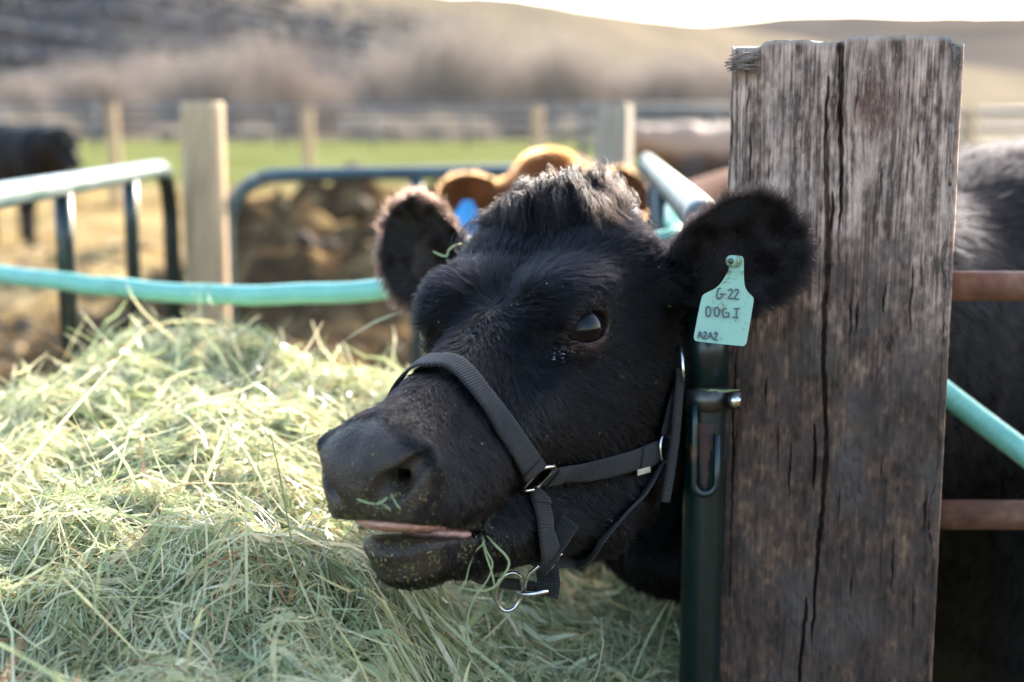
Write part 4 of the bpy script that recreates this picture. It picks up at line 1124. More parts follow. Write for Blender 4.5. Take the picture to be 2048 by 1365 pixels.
# curly tuft on the poll
wt = np.where((tl[:, 0] < -.118) & (tl[:, 0] > -.225) & (tl[:, 1] > -.080) & (tl[:, 1] < .036) & (tl[:, 2] > .045), 1, 0) * 1.0
NCL = 420
pc, ncl, _ = sample(wt, NCL)
gl = head.M
def curl(p, nn, ln, ph, rr, fr_, k=9):
    L = head.loc(p)
    side = np.clip(L[:, 1] / .07, -1, 1)
    up = nn * .55 + np.array([0, 0, .55])
    fwd = np.stack([.75 - .2 * np.abs(side), .50 + .55 * side, np.zeros(len(p))], 1) @ gl.T + fr_
    a = np.linspace(0, 1, k)[None, :, None]
    base = up[:, None] * a * (1 - .62 * a) + fwd[:, None] * a ** 1.3 * .62 + np.array([0, 0, -1.0]) * a ** 2.4 * .55
    t1 = np.cross(fwd, up); t1 /= np.linalg.norm(t1, axis=1, keepdims=True); t2 = np.cross(t1, fwd)
    w = (np.sin(ph[:, None, None] + a * 6.5) * t1[:, None] + np.cos(ph[:, None, None] + a * 6.5) * t2[:, None] - (np.sin(ph) [:, None, None] * t1[:, None] + np.cos(ph)[:, None, None] * t2[:, None])) * rr[:, None, None] * a
    return p[:, None] + base * ln[:, None, None] + w
nT = NHAIR_TUFT
p, nn, t = sample(wt, nT)
near = np.concatenate([np.argmin(((q_[:, None] - pc[None]) ** 2).sum(2), 1) for q_ in np.array_split(p, 12)])
lnc = rng.uniform(.028, .074, NCL); phc = rng.uniform(0, 6.28, NCL); rrc = rng.uniform(.0018, .0062, NCL); fwr = rng.normal(0, .27, (NCL, 3))
own = curl(p, nn, lnc[near] * rng.uniform(.75, 1.15, nT), phc[near] + rng.normal(0, .35, nT), rrc[near] * rng.uniform(.7, 1.3, nT), fwr[near] + rng.normal(0, .16, (nT, 3)))
cen = curl(pc, ncl, lnc, phc, rrc, fwr)[near]
cl = np.linspace(.0, .50, 9)[None, :, None] * rng.uniform(.2, 1.1, (nT, 1, 1))
P_ = own * (1 - cl) + cen * cl + rng.normal(0, .0012, own.shape) * np.linspace(0, 1, 9)[None, :, None]
curves_obj('poll_tuft', P_, np.full((nT, 1), .00021) * np.linspace(1, .35, 9)[None] * rng.uniform(.7, 1.3, (nT, 1)), tuft_hair_m, cow)
# eyelashes
ls = []
for s in (1, -1):
    for k in range(90):
        th = rng.uniform(-.95, .95)
        o0 = np.array([.0245 * math.sin(th), .0150 * math.cos(th), math.sqrt(max(1e-6, (EYE_R + .003) ** 2 - (.0245 * math.sin(th)) ** 2 - (.0150 * math.cos(th)) ** 2))])
        dv = np.array([.35 * math.sin(th) + rng.normal(0, .18) - .2, .25, .85]); dv /= np.linalg.norm(dv); ln = rng.uniform(.008, .017)
        sg = np.linspace(0, 1, 5)[:, None]
        q = o0 + dv * sg * ln + np.array([0, .5, -.1]) * sg ** 2 * ln * .55 + np.array([0, -.7, 0]) * sg * (1 - sg) * ln * .8
        q = (EYE + q @ EYE_ROT.T) * [1, s, 1]
        ls.append(head.wor(q))
ls = np.array(ls)
curves_obj('eyelash', ls, np.full((len(ls), 1), .00022) * np.linspace(1, .2, 5)[None], coat_hair_m, cow)

wp, wnn, _ = sample(is_head * np.where((tl[:, 0] > .16) & (tl[:, 2] < -.085) & (facing > -.4), 1, 0) * (1 - .6 * mzt), 170)
wd_ = wnn + head.M[:, 0] * .35 + np.array([0, 0, -.35]) + rng.normal(0, .22, wp.shape); wd_ /= np.linalg.norm(wd_, axis=1, keepdims=True)
sw = np.linspace(0, 1, 6)[None, :, None] * rng.uniform(.010, .030, (len(wp), 1, 1))
wc = rng.normal(0, .25, wp.shape) + np.array([0, 0, -.3])
curves_obj('whisker', wp[:, None] + wd_[:, None] * sw + wc[:, None] * sw ** 2 * 16, np.full((len(wp), 1), .00014) * np.linspace(1, .2, 6)[None], ear_hair_m, cow)
# hay dust and tear marks
def flecks(name, pts, nors, smin_, smax_, mat, parent=None, aspect=2.2, lift=.0012):
    n = len(pts); k = 4
    s = rng.uniform(smin_, smax_, n)
    r1 = rng.normal(0, 1, (n, 3)); t1 = r1 - nors * (r1 * nors).sum(1, keepdims=True); t1 /= np.linalg.norm(t1, axis=1, keepdims=True); t2 = np.cross(nors, t1)
    asp = rng.uniform(1, aspect, n)
    t1 = t1 + nors * rng.normal(0, .25, (n, 1))
    c = pts + nors * lift
    V_ = np.stack([c - t1 * (s * asp)[:, None] - t2 * s[:, None] * .45, c - t1 * (s * asp * .2)[:, None] + t2 * s[:, None] * .6 + nors * s[:, None] * .3, c + t1 * (s * asp)[:, None] + t2 * s[:, None] * .35, c + t1 * (s * asp * .3)[:, None] - t2 * s[:, None] * .6 + nors * s[:, None] * .35], 1).reshape(-1, 3)
    F_ = np.arange(n * 4).reshape(n, 4)
    return mesh_np(name, V_, F_, mat, parent, smooth=False, base=None if parent else cow_base)
def hay_material(name, stops, trans=.35, rough=.5):
    m, nt, b, o = new_mat(name)
    ge = N(nt, 'ShaderNodeNewGeometry')
    c = ramp(nt, ge.outputs['Random Per Island'], stops)
    nt.links.new(c, b.inputs['Base Color']); b.inputs['Roughness'].default_value = rough; b.inputs['Specular IOR Level'].default_value = .345
    tr = N(nt, 'ShaderNodeBsdfTranslucent'); nt.links.new(c, tr.inputs[0])
    mx = N(nt, 'ShaderNodeMixShader'); mx.inputs[0].default_value = trans
    nt.links.new(b.outputs[0], mx.inputs[1]); nt.links.new(tr.outputs[0], mx.inputs[2]); nt.links.new(mx.outputs[0], o.inputs[0])
    return m
chaff_m = hay_material('chaff', [(0, (.07, .12, .02)), (.35, (.14, .19, .045)), (.7, (.26, .26, .09)), (.9, (.34, .18, .07)), (1, (.42, .40, .28))], .1)
wz = mzt * np.where(facing > -.1, 1, 0) * is_head * sstep(-tl[:, 2], .070, .100) * (.25 + sstep(fbm(tl * 60, 3, 90), -.1, .6))
pz, nz_, _ = sample(wz, 850)
wz2 = np.where(is_head & (facing > 0) & (tl[:, 0] > .12) & (ear_id < 0), 1, 0) * (.08 + sstep(tl[:, 0], .18, .30)) * 1.0
pz2, nz2, _ = sample(wz2, 170)
wl2 = is_head * sstep(tl[:, 0], .13, .19) * np.where((tl[:, 2] < -.150) & (tl[:, 2] > -.196) & (facing > 0), 1, 0) * (.15 + sstep(fbm(tl * 70, 3, 91), 0, .6))
pz3, nz3, _ = sample(wl2, 520)
tag(flecks('hay_chaff', np.vstack([pz, pz2, pz3]), np.vstack([nz_, nz2, nz3]), .00025, .0009, chaff_m), 'green chaff specks stuck on the cow muzzle and lips', 'chaff', kind='stuff')
wd = np.where(is_head & (facing > 0) & (tl[:, 0] < .18) & (ear_id < 0), 1, 0) * 1.0
pz, nz_, _ = sample(wd, 150)
tag(flecks('hay_dust', pz, nz_, .0003, .0009, chaff_m, lift=.004), 'tiny straw bits scattered over the cow face', 'chaff', kind='stuff')
tear_m, nt, b, o = new_mat('dried_tear'); b.inputs['Base Color'].default_value = (.12, .12, .14, 1); b.inputs['Roughness'].default_value = .2; b.inputs['Specular IOR Level'].default_value = .9
oc = (tl * [1, 1, 1] - EYE) @ EYE_ROT
wt_ = is_head * np.exp(-(((oc[:, 0] - .034) / .010) ** 2 + ((oc[:, 1] + .014) / .008) ** 2)) * np.where(tl[:, 1] > 0, 1, 0)
pz, nz_, _ = sample(wt_, 26)
fl_ = flecks('tear_mark', pz, nz_, .0004, .0012, tear_m, cow, 3.0, .0010); tag(fl_, kind='stuff')
wt_ = is_head * np.exp(-(((oc[:, 0] - .004) / .016) ** 2 + ((oc[:, 1] + .0175) / .0025) ** 2)) * np.where(tl[:, 1] > 0, 1, 0)
pz, nz_, _ = sample(wt_, 50)
fl_ = flecks('lid_crust', pz, nz_, .0002, .0006, tear_m, cow, 1.6, .0006); tag(fl_, kind='stuff')
# ------------------------------------------------------------------ halter
web_m, nt, b, o = new_mat('nylon_webbing')
uv = N(nt, 'ShaderNodeUVMap'); sp = N(nt, 'ShaderNodeSeparateXYZ'); nt.links.new(uv.outputs[0], sp.inputs[0])
def sinw(src, per, ph=0.0):
    a = N(nt, 'ShaderNodeMath', operation='MULTIPLY'); nt.links.new(src, a.inputs[0]); a.inputs[1].default_value = 2 * math.pi / per
    s = N(nt, 'ShaderNodeMath', operation='SINE'); nt.links.new(a.outputs[0], s.inputs[0]); return s.outputs[0]
su, sv = sinw(sp.outputs[0], .0026), sinw(sp.outputs[1], .0016)
mu = N(nt, 'ShaderNodeMath', operation='MULTIPLY'); nt.links.new(sv, mu.inputs[0]); mu.inputs[1].default_value = .35
wv = N(nt, 'ShaderNodeMath', operation='ADD'); nt.links.new(su, wv.inputs[0]); nt.links.new(mu.outputs[0], wv.inputs[1])
vv = coords(nt); fz = noise(nt, vv, 40, 5, .65)
col = ramp(nt, fz, [(.3, (.0060, .0058, .0062)), (.55, (.0115, .011, .0115)), (.75, (.029, .025, .021))])
cr_ = ramp(nt, wv.outputs[0], [(0, (.55,) * 3), (.9, (1.15,) * 3)])
mxx = N(nt, 'ShaderNodeMix', data_type='RGBA', blend_type='MULTIPLY'); mxx.inputs[0].default_value = 1; nt.links.new(col, mxx.inputs[6]); nt.links.new(cr_, mxx.inputs[7])
nt.links.new(mxx.outputs[2], b.inputs['Base Color']); b.inputs['Roughness'].default_value = .7; b.inputs['Sheen Weight'].default_value = .08; b.inputs['Specular IOR Level'].default_value = .3
bump(nt, b, wv.outputs[0], .8, .0007)

halter = empty('halter', tuple(head.wor((.1, 0, -.1)))); tag(halter, 'black nylon webbing halter with steel rings on the cow head', 'halter')
def nearest(p):
    loc, nor, idx, d = bvh.find_nearest(Vector(p)); return np.array(loc), np.array(nor)
def snap(pts, off=.005, n=14, blend=1.0):
    """smooth path laid on the hide"""
    path = smooth_path(pts, n); out, nor = [], []
    for q in path:
        l, nn = nearest(q); s = (q - l) @ nn
        out.append(l + nn * max(off, s * (1 - blend))); nor.append(nn)
    out, nor = np.array(out), np.array(nor)
    for _ in range(6):
        out[1:-1] = out[1:-1] * .5 + (out[:-2] + out[2:]) * .25; nor[1:-1] = nor[1:-1] * .5 + (nor[:-2] + nor[2:]) * .25
    for k in range(len(out)):                                       # never sink into the hide
        l, nn = nearest(out[k]); s = (out[k] - l) @ nn
        if s < off * .8: out[k] = l + nn * off * .8
    return out, nor / np.linalg.norm(nor, axis=1, keepdims=True)
def strap(name, path, nor, w, th=.0026, parent=None, mat=None, curve=.0):
    path = np.asarray(path, float); n = len(path); nor = np.broadcast_to(nor, path.shape)
    T = np.gradient(path, axis=0); T /= np.linalg.norm(T, axis=1, keepdims=True)
    Nn = nor - T * (nor * T).sum(1, keepdims=True); Nn /= np.linalg.norm(Nn, axis=1, keepdims=True); S = np.cross(T, Nn)
    a = np.linspace(-1, 1, 7)
    prof = [(x, 1 - .35 * abs(x) ** 6) for x in a] + [(x, -.0) for x in a[::-1]]
    ln = np.concatenate([[0], np.cumsum(np.linalg.norm(np.diff(path, axis=0), axis=1))])
    bm = bmesh.new(); uvl = bm.loops.layers.uv.new('UVMap')
    rows = [[bm.verts.new(path[i] + S[i] * x * w / 2 + Nn[i] * (y * th - curve * x * x)) for x, y in prof] for i in range(n)]
    m = len(prof)
    for i in range(n - 1):
        for k in range(m):
            k2 = (k + 1) % m
            f = bm.faces.new((rows[i][k], rows[i][k2], rows[i + 1][k2], rows[i + 1][k]))
            for lp_, (ii, kk) in zip(f.loops, ((i, k), (i, k2), (i + 1, k2), (i + 1, k))): lp_[uvl].uv = (ln[ii], prof[kk][0] * w / 2)
    bm.faces.new(rows[0][::-1]); bm.faces.new(rows[-1])
    return bm_obj(name, bm, mat or web_m, parent or halter)
def wire_ring(name, pts, r, closed=True): return tube_obj(name, np.array(pts), r, steel_m, halter, 10, closed)

hp_ = lambda *pp: [hit(*q)[0] for q in pp]
# noseband: near half traced over the bridge and down the cheek, far half mirrored
near_side = hp_((905, 736), (955, 790), (1000, 850), (1036, 902), (1062, 938))
nl = head.loc(np.array(near_side))
mid = nl[0].copy(); t_ = nl[0] - nl[1]
mid = np.array([nl[0][0] + .004, 0.0, nl[0][2] + .006])
far = nl[::-1] * [1, -1, 1]
pts = [head.wor(q) for q in list(nl[::-1]) + [mid] + list(nl * [1, -1, 1])]
npath, nnor = snap(pts, .0055)
strap('noseband', npath, nnor, .0235)
# stitched fold at the ring
k = 7; strap('stitched_fold', npath[1:k] + nnor[1:k] * .0022, nnor[1:k], .0238)
# square ring on the cheek
rc, rn = hit(1070, 948, .006)
rx = hit(1092, 944)[0] - hit(1050, 950)[0]; rx -= rn * (rx @ rn); rx /= np.linalg.norm(rx); ry = np.cross(rn, rx)
def sq(c, x, y, hx, hy, n=40, e=4.5):
    a = np.linspace(0, 2 * np.pi, n, endpoint=False); cs, sn = np.cos(a), np.sin(a)
    r = (np.abs(cs) ** e + np.abs(sn) ** e) ** (-1 / e)
    return c + np.outer(cs * r * hx, x) + np.outer(sn * r * hy, y)
wire_ring('cheek_ring', sq(rc, rx, ry, .0125, .0165), .0019)
# cheek strap
cp, cn = snap(hp_((1084, 946), (1150, 938), (1230, 925), (1308, 903)), .0055)
strap('cheek_strap', cp, cn, .0225)
strap('stitched_fold', cp[2:9] + cn[2:9] * .0022, cn[2:9], .0228); strap('stitched_fold', cp[-8:-2] + cn[-8:-2] * .0022, cn[-8:-2], .0228)
lab = simple_mat('tan_fabric_label', [(.3, (.28, .22, .15)), (.7, (.42, .35, .25))], nscale=90, rough=.8)
q0, q1 = hit(1260, 944, .0085), hit(1286, 938, .0085)
strap('label', np.array([q0[0] + (q1[0] - q0[0]) * t for t in np.linspace(0, 1, 5)]), q0[1], .006, .001, mat=lab)
# ring at the back of the cheek
r2, rn2 = hit(1317, 897, .007)
ry2 = np.array([0, 0, 1.]) - rn2 * rn2[2]; ry2 /= np.linalg.norm(ry2); rx2 = np.cross(ry2, rn2)
wire_ring('jaw_ring', sq(r2 + rn2 * .003, rx2, ry2, .0095, .0145, 40, 2.4), .0018)
# jaw strap from the square ring down to the chin
jp, jn = snap(hp_((1071, 972), (1077, 1025), (1084, 1075), (1092, 1120)), .0055)
strap('jaw_strap', jp, jn, .0225)
strap('stitched_fold', jp[2:12] + jn[2:12] * .0022, jn[2:12], .0228)
# chin piece: hangs in a loop under the jaw
dC = float(((jp[-1] - CC) @ CF))
C_ = lambda px, py, dd=0.0: at(px, py, dC + dd)
vN = -(np.array([0, 1, 0])) * .8 + np.array([-.3, 0, 0]) + np.array([0, 0, -.25]); vN /= np.linalg.norm(vN)
strap('chin_strap', smooth_path([jp[-4], C_(1095, 1140, -.004), C_(1098, 1165, -.002), C_(1093, 1190, .004)], 8), vN, .023)
strap('chin_strap', smooth_path([C_(1092, 1182, .006), C_(1060, 1172, .008), C_(1015, 1166, .015), C_(965, 1160, .030), C_(930, 1150, .05), C_(900, 1140, .085)], 8), np.array([-.1, -.72, -.68]), .021)
# throat strap edge-on along the jaw
tp, tn = snap([C_(1112, 1180, .006), hit(1150, 1135)[0], hit(1192, 1082)[0], hit(1235, 1035)[0], hit(1280, 985)[0], hit(1312, 930)[0]], .004)
strap('throat_strap', tp, np.cross(np.gradient(tp, axis=0) / np.linalg.norm(np.gradient(tp, axis=0), axis=1, keepdims=True), tn) * .8 + tn * .5, .018, .003)
# loose strap end
strap('strap_end', smooth_path([C_(1078, 1138, -.014), C_(1098, 1108, -.022), C_(1120, 1076, -.026), C_(1142, 1042, -.028)], 8), -ray(1110, 1090), .019, .0030)
# buckle frame, bar, eyelet, lead ring
wire_ring('buckle', [C_(*q) for q in ((1049, 1185, -.010), (1051, 1165, -.013), (1060, 1147, -.016), (1078, 1132, -.018), (1102, 1118, -.018), (1124, 1108, -.014))], .0020, False)
wire_ring('buckle_bar', [C_(1036, 1190, -.012), C_(1066, 1188, -.014), C_(1096, 1183, -.012)], .0028, False)
ec = C_(1102, 1130, -.0165); a = np.linspace(0, 2 * np.pi, 24, endpoint=False)
wire_ring('eyelet', ec + np.outer(np.cos(a) * .0024, (1, 0, .25)) + np.outer(np.sin(a) * .0036, (0, -.15, 1)), .0010)
lc = C_(1019, 1184, -.004)
wire_ring('lead_ring', lc + np.outer(np.cos(a) * .0128, (1, .25, 0)) + np.outer(np.sin(a) * .0195, (.10, -.1, 1)), .0021)
# crown strap, edge-on behind the cheek, its loose end and the buckle
D2 = float((r2 - CC) @ CF)
E_ = lambda px, py, dd=0.0: at(px, py, D2 + dd)
strap('crown_strap', smooth_path([E_(1327, 872, .0), E_(1337, 830, .004), E_(1348, 785, .012), E_(1357, 735, .02), E_(1362, 690, .03), E_(1366, 640, .05), E_(1368, 560, .07)], 8), np.array([.93, -.36, 0]), .022, .003)
strap('crown_strap_end', smooth_path([E_(1360, 742, .004), E_(1355, 800, -.002), E_(1350, 860, -.006), E_(1341, 930, -.010), E_(1329, 1004, -.012)], 8), np.array([.88, -.47, 0]), .021, .003)
wire_ring('crown_buckle', [E_(*q) for q in ((1361, 690, .0), (1364, 715, -.006), (1366, 740, -.008), (1367, 765, -.004))], .0017, False)

# ------------------------------------------------------------------ ear tags
tag_m, nt, b, o = new_mat('mint_tag_plastic')
v = coords(nt); f1 = noise(nt, v, 320, 4, .7); f2 = noise(nt, v, 38, 3, .6)
m_ = N(nt, 'ShaderNodeMath', operation='MULTIPLY'); nt.links.new(f1, m_.inputs[0]); nt.links.new(f2, m_.inputs[1])
nt.links.new(ramp(nt, m_.outputs[0], [(0, (.215, .37, .265)), (.30, (.195, .335, .24)), (.345, (.12, .15, .07)), (.42, (.06, .04, .02))]), b.inputs['Base Color']); b.inputs['Roughness'].default_value = .42; b.inputs['Subsurface Weight'].default_value = .15; b.inputs['Subsurface Radius'].default_value = (.004,) * 3
ink_m = simple_mat('faded_marker_ink', [(.3, (.022, .024, .034)), (.7, (.045, .055, .062))], nscale=300, rough=.5, bstr=0)
TD = 1.372
tagE = empty('ear_tag', tuple(at(1466, 523, TD))); tag(tagE, 'mint green ear tag with handwritten letters hanging on black ear', 'ear tag')
c3 = lambda x, y, dd=0.0: at(1240 + x / 3.25, 360 + y / 3.25, TD + dd + (y - 540) * -2.0e-5 + ((x - 670) / 190) ** 2 * .0026)
out = [(700, 545), (700, 515), (722, 497), (760, 494), (790, 497), (803, 515), (805, 560), (806, 640), (812, 690), (828, 725), (850, 748), (866, 765), (868, 790), (852, 890), (830, 1020), (822, 1060), (808, 1077), (788, 1080), (640, 1066), (505, 1050), (486, 1040), (480, 1018), (488, 975), (510, 860), (530, 770), (545, 745), (575, 728), (620, 705), (655, 672), (685, 625), (708, 580)]
outs = smooth_path([np.array([*q, 0.]) for q in out + out[:1]], 4)[:-1]
bm = bmesh.new()
fr_v = [bm.verts.new(c3(q[0], q[1], 0)) for q in outs]; bk_v = [bm.verts.new(c3(q[0], q[1], .0016)) for q in outs]
bm.faces.new(fr_v); bm.faces.new(bk_v[::-1])
for k in range(len(outs)): bm.faces.new((fr_v[k], bk_v[k], bk_v[(k + 1) % len(outs)], fr_v[(k + 1) % len(outs)]))
bm_obj('tag_plate', bm, tag_m, tagE, smooth=False)
tube_obj('stud', [c3(760, 530, .0), c3(722, 528, -.012)], .0056, tag_m, tagE, 20)
sa = c3(720, 528, -.0122)
a = np.linspace(0, 2 * np.pi, 20, endpoint=False)
tube_obj('stud_pin', [c3(722, 528, -.011), c3(719, 528, -.0135)], .0028, dull_m, tagE, 12)
def ribbon(bm, pts, w, dd):
    P = smooth_path([np.array([*q, 0.]) for q in pts], 5); P = P[np.concatenate([[True], np.linalg.norm(np.diff(P, axis=0), axis=1) > 1e-6])]
    T = np.gradient(P, axis=0); T /= np.linalg.norm(T, axis=1, keepdims=True) + 1e-9; S = np.stack([-T[:, 1], T[:, 0]], 1)
    l = [bm.verts.new(c3(p[0] + s[0] * w, p[1] + s[1] * w, dd)) for p, s in zip(P, S)]; r = [bm.verts.new(c3(p[0] - s[0] * w, p[1] - s[1] * w, dd)) for p, s in zip(P, S)]
    for k in range(len(l) - 1): bm.faces.new((l[k], l[k + 1], r[k + 1], r[k]))
ell_ = lambda cx, cy, rx, ry: [(cx + rx * math.sin(t), cy - ry * math.cos(t)) for t in np.linspace(0.2, 6.6, 14)]
def write(name, strokes, w):
    bm = bmesh.new()
    for i, s_ in enumerate(strokes): ribbon(bm, s_, w, -.0004 - .00006 * i)
    bm_obj(name, bm, ink_m, tagE, smooth=False)
write('lettering', [[(656, 706), (640, 708), (633, 735), (630, 762), (645, 774), (661, 762), (664, 744), (650, 742)], [(650, 744), (690, 745)], [(703, 722), (718, 711), (732, 722), (722, 745), (706, 770), (738, 771)], [(744, 724), (757, 711), (770, 722), (760, 745), (744, 773), (774, 776)]], 5.0)
write('lettering', [ell_(574, 857, 15, 33), ell_(630, 858, 16, 30), [(694, 840), (676, 838), (668, 862), (672, 888), (690, 893), (706, 882), (706, 866), (684, 864)], [(706, 866), (709, 897)], [(742, 838), (778, 836)], [(760, 838), (755, 893)], [(732, 894), (771, 894)]], 5.0)
write('lettering', [[(505, 1028), (512, 1005), (520, 985)], [(520, 985), (528, 1008), (534, 1030)], [(509, 1012), (533, 1014)], [(541, 999), (553, 989), (562, 1001), (550, 1018), (540, 1032), (566, 1034)], [(571, 1034), (580, 1010), (588, 990)], [(588, 990), (596, 1015), (603, 1038)], [(576, 1018), (602, 1021)], [(611, 1003), (623, 993), (632, 1005), (621, 1024), (610, 1039), (637, 1042)]], 5.0)
bm = bmesh.new(); hx = [(742 + 27 * math.cos(t), 622 + 26 * math.sin(t)) for t in np.linspace(.26, .26 + 2 * math.pi, 9)]
for p, q in zip(hx, hx[1:]): ribbon(bm, [p, ((p[0] + q[0]) / 2, (p[1] + q[1]) / 2), q], 1.3, -.0004)
bm_obj('embossed_octagon', bm, simple_mat('dark_tag_green', [(.3, (.10, .17, .12)), (.7, (.16, .26, .19))], nscale=200, bstr=0), tagE, smooth=False)  # flat ribbon in a darker green outlines the octagon
# ------------------------------------------------------------------ the other cattle
def hide(name, c0, c1, c2=None):
    m, nt, b, o = new_mat(name)
    v = coords(nt); f1 = noise(nt, v, 4, 4, .6); f2 = noise(nt, v, 180, 3)
    nt.links.new(ramp(nt, f1, [(.3, c0), (.7, c1)]), b.inputs['Base Color']); b.inputs['Roughness'].default_value = .8; b.inputs['Specular IOR Level'].default_value = .12; b.inputs['Sheen Weight'].default_value = .08; b.inputs['Sheen Tint'].default_value = (*c1, 1); bump(nt, b, f2, .4, .003)
    return m
# brown cow looking over from behind, her head under the right rail
X_ = np.array([-.10, -.90, -.40]); X_ /= np.linalg.norm(X_); Z_ = np.array([-.12, -.2, .9]); Z_ -= X_ * (Z_ @ X_); Z_ /= np.linalg.norm(Z_)
M2 = np.stack([X_, np.cross(Z_, X_), Z_], 1)
T2 = at(1092, 300, 3.30) - M2 @ np.array([-.178, 0, .082])
h2 = Head(M2, T2)
h2.ears = [ear(h2.wor((-.135, .075, -.015)), at(1222, 350, 3.28), at(1292, 440, 3.22), (-.3, -.9, .1), .135, .052),
           ear(h2.wor((-.135, -.075, -.010)), at(985, 382, 3.24), at(868, 392, 3.18), (.1, -.9, -.25), .135, .050)]
B2 = dict(neck=[h2.wor((-.13, 0, -.07)), h2.wor((-.24, .0, -.11)), (.34, 3.72, 1.12), (.62, 3.92, 1.10)], neck_r=[.085, .13, .165, .22],
          trunk=[(.66, 3.95, 1.06), (1.15, 4.40, .99), (1.65, 4.85, 1.04), (1.85, 5.0, 1.08)], trunk_r=[.245, .32, .31, .20],
          legs=[([(.62, 3.74, .9), (.60, 3.72, .55), (.61, 3.73, .3), (.60, 3.72, .04)], [.11, .065, .04, .045]), ([(.86, 4.12, .9), (.87, 4.13, .55), (.87, 4.13, .3), (.86, 4.12, .04)], [.11, .065, .04, .045]),
                ([(1.60, 4.62, .9), (1.58, 4.60, .6), (1.66, 4.68, .38), (1.63, 4.65, .04)], [.17, .085, .042, .045]), ([(1.84, 4.92, .9), (1.82, 4.90, .6), (1.90, 4.98, .38), (1.87, 4.95, .04)], [.17, .085, .042, .045])],
          tail=[([(1.98, 5.12, 1.18), (2.04, 5.17, .9), (2.03, 5.16, .5)], [.03, .018, .03])])
full2 = lambda P: smin(h2.sdf(P, False), body_sdf(P, B2), .045)
V2, F2 = build_cow_mesh(h2, full2, (-.32, -.33, -.42), (.33, .33, .20), .0065, (-.35, 3.0, 0), (2.4, 5.5, 1.6), .016)
tan_m = hide('brown_hide', (.070, .021, .007), (.122, .039, .012))
brown = mesh_np('brown_cow', V2, F2, tan_m, base=(1.1, 4.3, 0)); tag(brown, 'orange brown cow with a blue ear tag behind the black cow', 'cow')
for s in (1, -1):
    bm = bmesh.new(); bmesh.ops.create_uvsphere(bm, u_segments=20, v_segments=12, radius=EYE_R); bmesh.ops.translate(bm, verts=bm.verts, vec=h2.wor(EYE * [1, s, 1] + EYE_N * [1, s, 1] * .006))
    bm_obj('eye', bm, eye_m, brown)
# soft fringe of hair on her ears and poll
tri2 = np.vstack([F2[:, [0, 1, 2]], F2[:, [0, 2, 3]]]); fn2 = np.cross(V2[tri2[:, 1]] - V2[tri2[:, 0]], V2[tri2[:, 2]] - V2[tri2[:, 0]]); ar2 = np.linalg.norm(fn2, axis=1) / 2
L2 = h2.loc(V2[tri2].mean(1)); w2 = ar2 * np.where((L2[:, 0] > -.24) & (L2[:, 0] < .05) & (L2[:, 2] > -.12), 1, 0)
cum = np.cumsum(w2); t2 = np.searchsorted(cum, rng.random(26000) * cum[-1]); bc = rng.dirichlet((1, 1, 1), 26000)
p2 = (V2[tri2[t2]] * bc[..., None]).sum(1); n2 = fn2[t2] / np.linalg.norm(fn2[t2], axis=1, keepdims=True)
d2 = n2 * .6 + rng.normal(0, .45, n2.shape) + np.sign(L2[t2, 1])[:, None] * M2[:, 1] * .5
d2 /= np.linalg.norm(d2, axis=1, keepdims=True)
s = np.linspace(0, 1, 4)[None, :, None] * rng.uniform(.006, .013, (26000, 1, 1))
curves_obj('coat_hair', p2[:, None] + d2[:, None] * s, np.full((26000, 4), .00045) * np.linspace(1, .4, 4), hair_mat('brown_hair', (.15, .048, .013), .4), brown)
# blue tag
blue_m = simple_mat('blue_tag_plastic', [(.3, (.03, .22, .46)), (.7, (.045, .27, .54))], nscale=30, rough=.4, bstr=0)
bt = empty('ear_tag', tuple(at(935, 405, 3.10))); tag(bt, 'plain blue ear tag hanging from the ear of the brown cow behind', 'ear tag')
o2 = [(935 + (x_ - 935) * 1.36, 402 + (y_ - 404) * 1.12) for x_, y_ in [(928, 404), (942, 404), (948, 420), (960, 440), (963, 478), (956, 482), (905, 474), (900, 468), (906, 436), (920, 420)]]
bm = bmesh.new(); f_ = [bm.verts.new(at(x, y, 3.095 - (y - 404) * .0004)) for x, y in o2]; k_ = [bm.verts.new(at(x, y, 3.098 - (y - 404) * .0004)) for x, y in o2]
bm.faces.new(f_); bm.faces.new(k_[::-1])
for k in range(len(o2)): bm.faces.new((f_[k], k_[k], k_[(k + 1) % len(o2)], f_[(k + 1) % len(o2)]))
bm_obj('tag_plate', bm, blue_m, bt, smooth=False); tube_obj('stud', [at(935, 411, 3.12), at(935, 411, 3.085)], .007, blue_m, bt, 12)

# far animals: one standing pose, built facing +x
Mc = np.array([[.85, 0, .53], [0, 1, 0], [-.53, 0, .85]])
hc_ = Head(Mc, (.86, 0, 1.14)); 
hc_.ears = [ear(hc_.wor((-.135, s * .075, -.01)), hc_.wor((-.15, s * .13, 0)), hc_.wor((-.16, s * .27, .02)), (.9, 0, -.1), .13, .05) for s in (1, -1)]
BC = dict(neck=[hc_.wor((-.13, 0, -.07)), hc_.wor((-.22, 0, -.10)), (.38, 0, 1.12), (.10, 0, 1.08)], neck_r=[.09, .13, .17, .24],
          trunk=[(.05, 0, 1.03), (-.5, 0, .97), (-1.05, 0, 1.03), (-1.25, 0, 1.08)], trunk_r=[.27, .33, .31, .2],
          legs=[([(.10, s * .17, .9), (.10, s * .17, .55), (.11, s * .17, .3), (.10, s * .17, .04)], [.12, .07, .042, .05]) for s in (1, -1)] + [([(-1.1, s * .17, .9), (-1.06, s * .17, .6), (-1.17, s * .17, .38), (-1.13, s * .17, .04)], [.18, .09, .045, .05]) for s in (1, -1)],
          tail=[([(-1.42, 0, 1.2), (-1.5, 0, .9), (-1.49, 0, .5)], [.03, .018, .03])])
fullc = lambda P: smin(hc_.sdf(P, False), body_sdf(P, BC), .045)
VC, FC = polygonize(fullc, (-1.7, -.5, -.02), (1.3, .5, 1.62), .02)
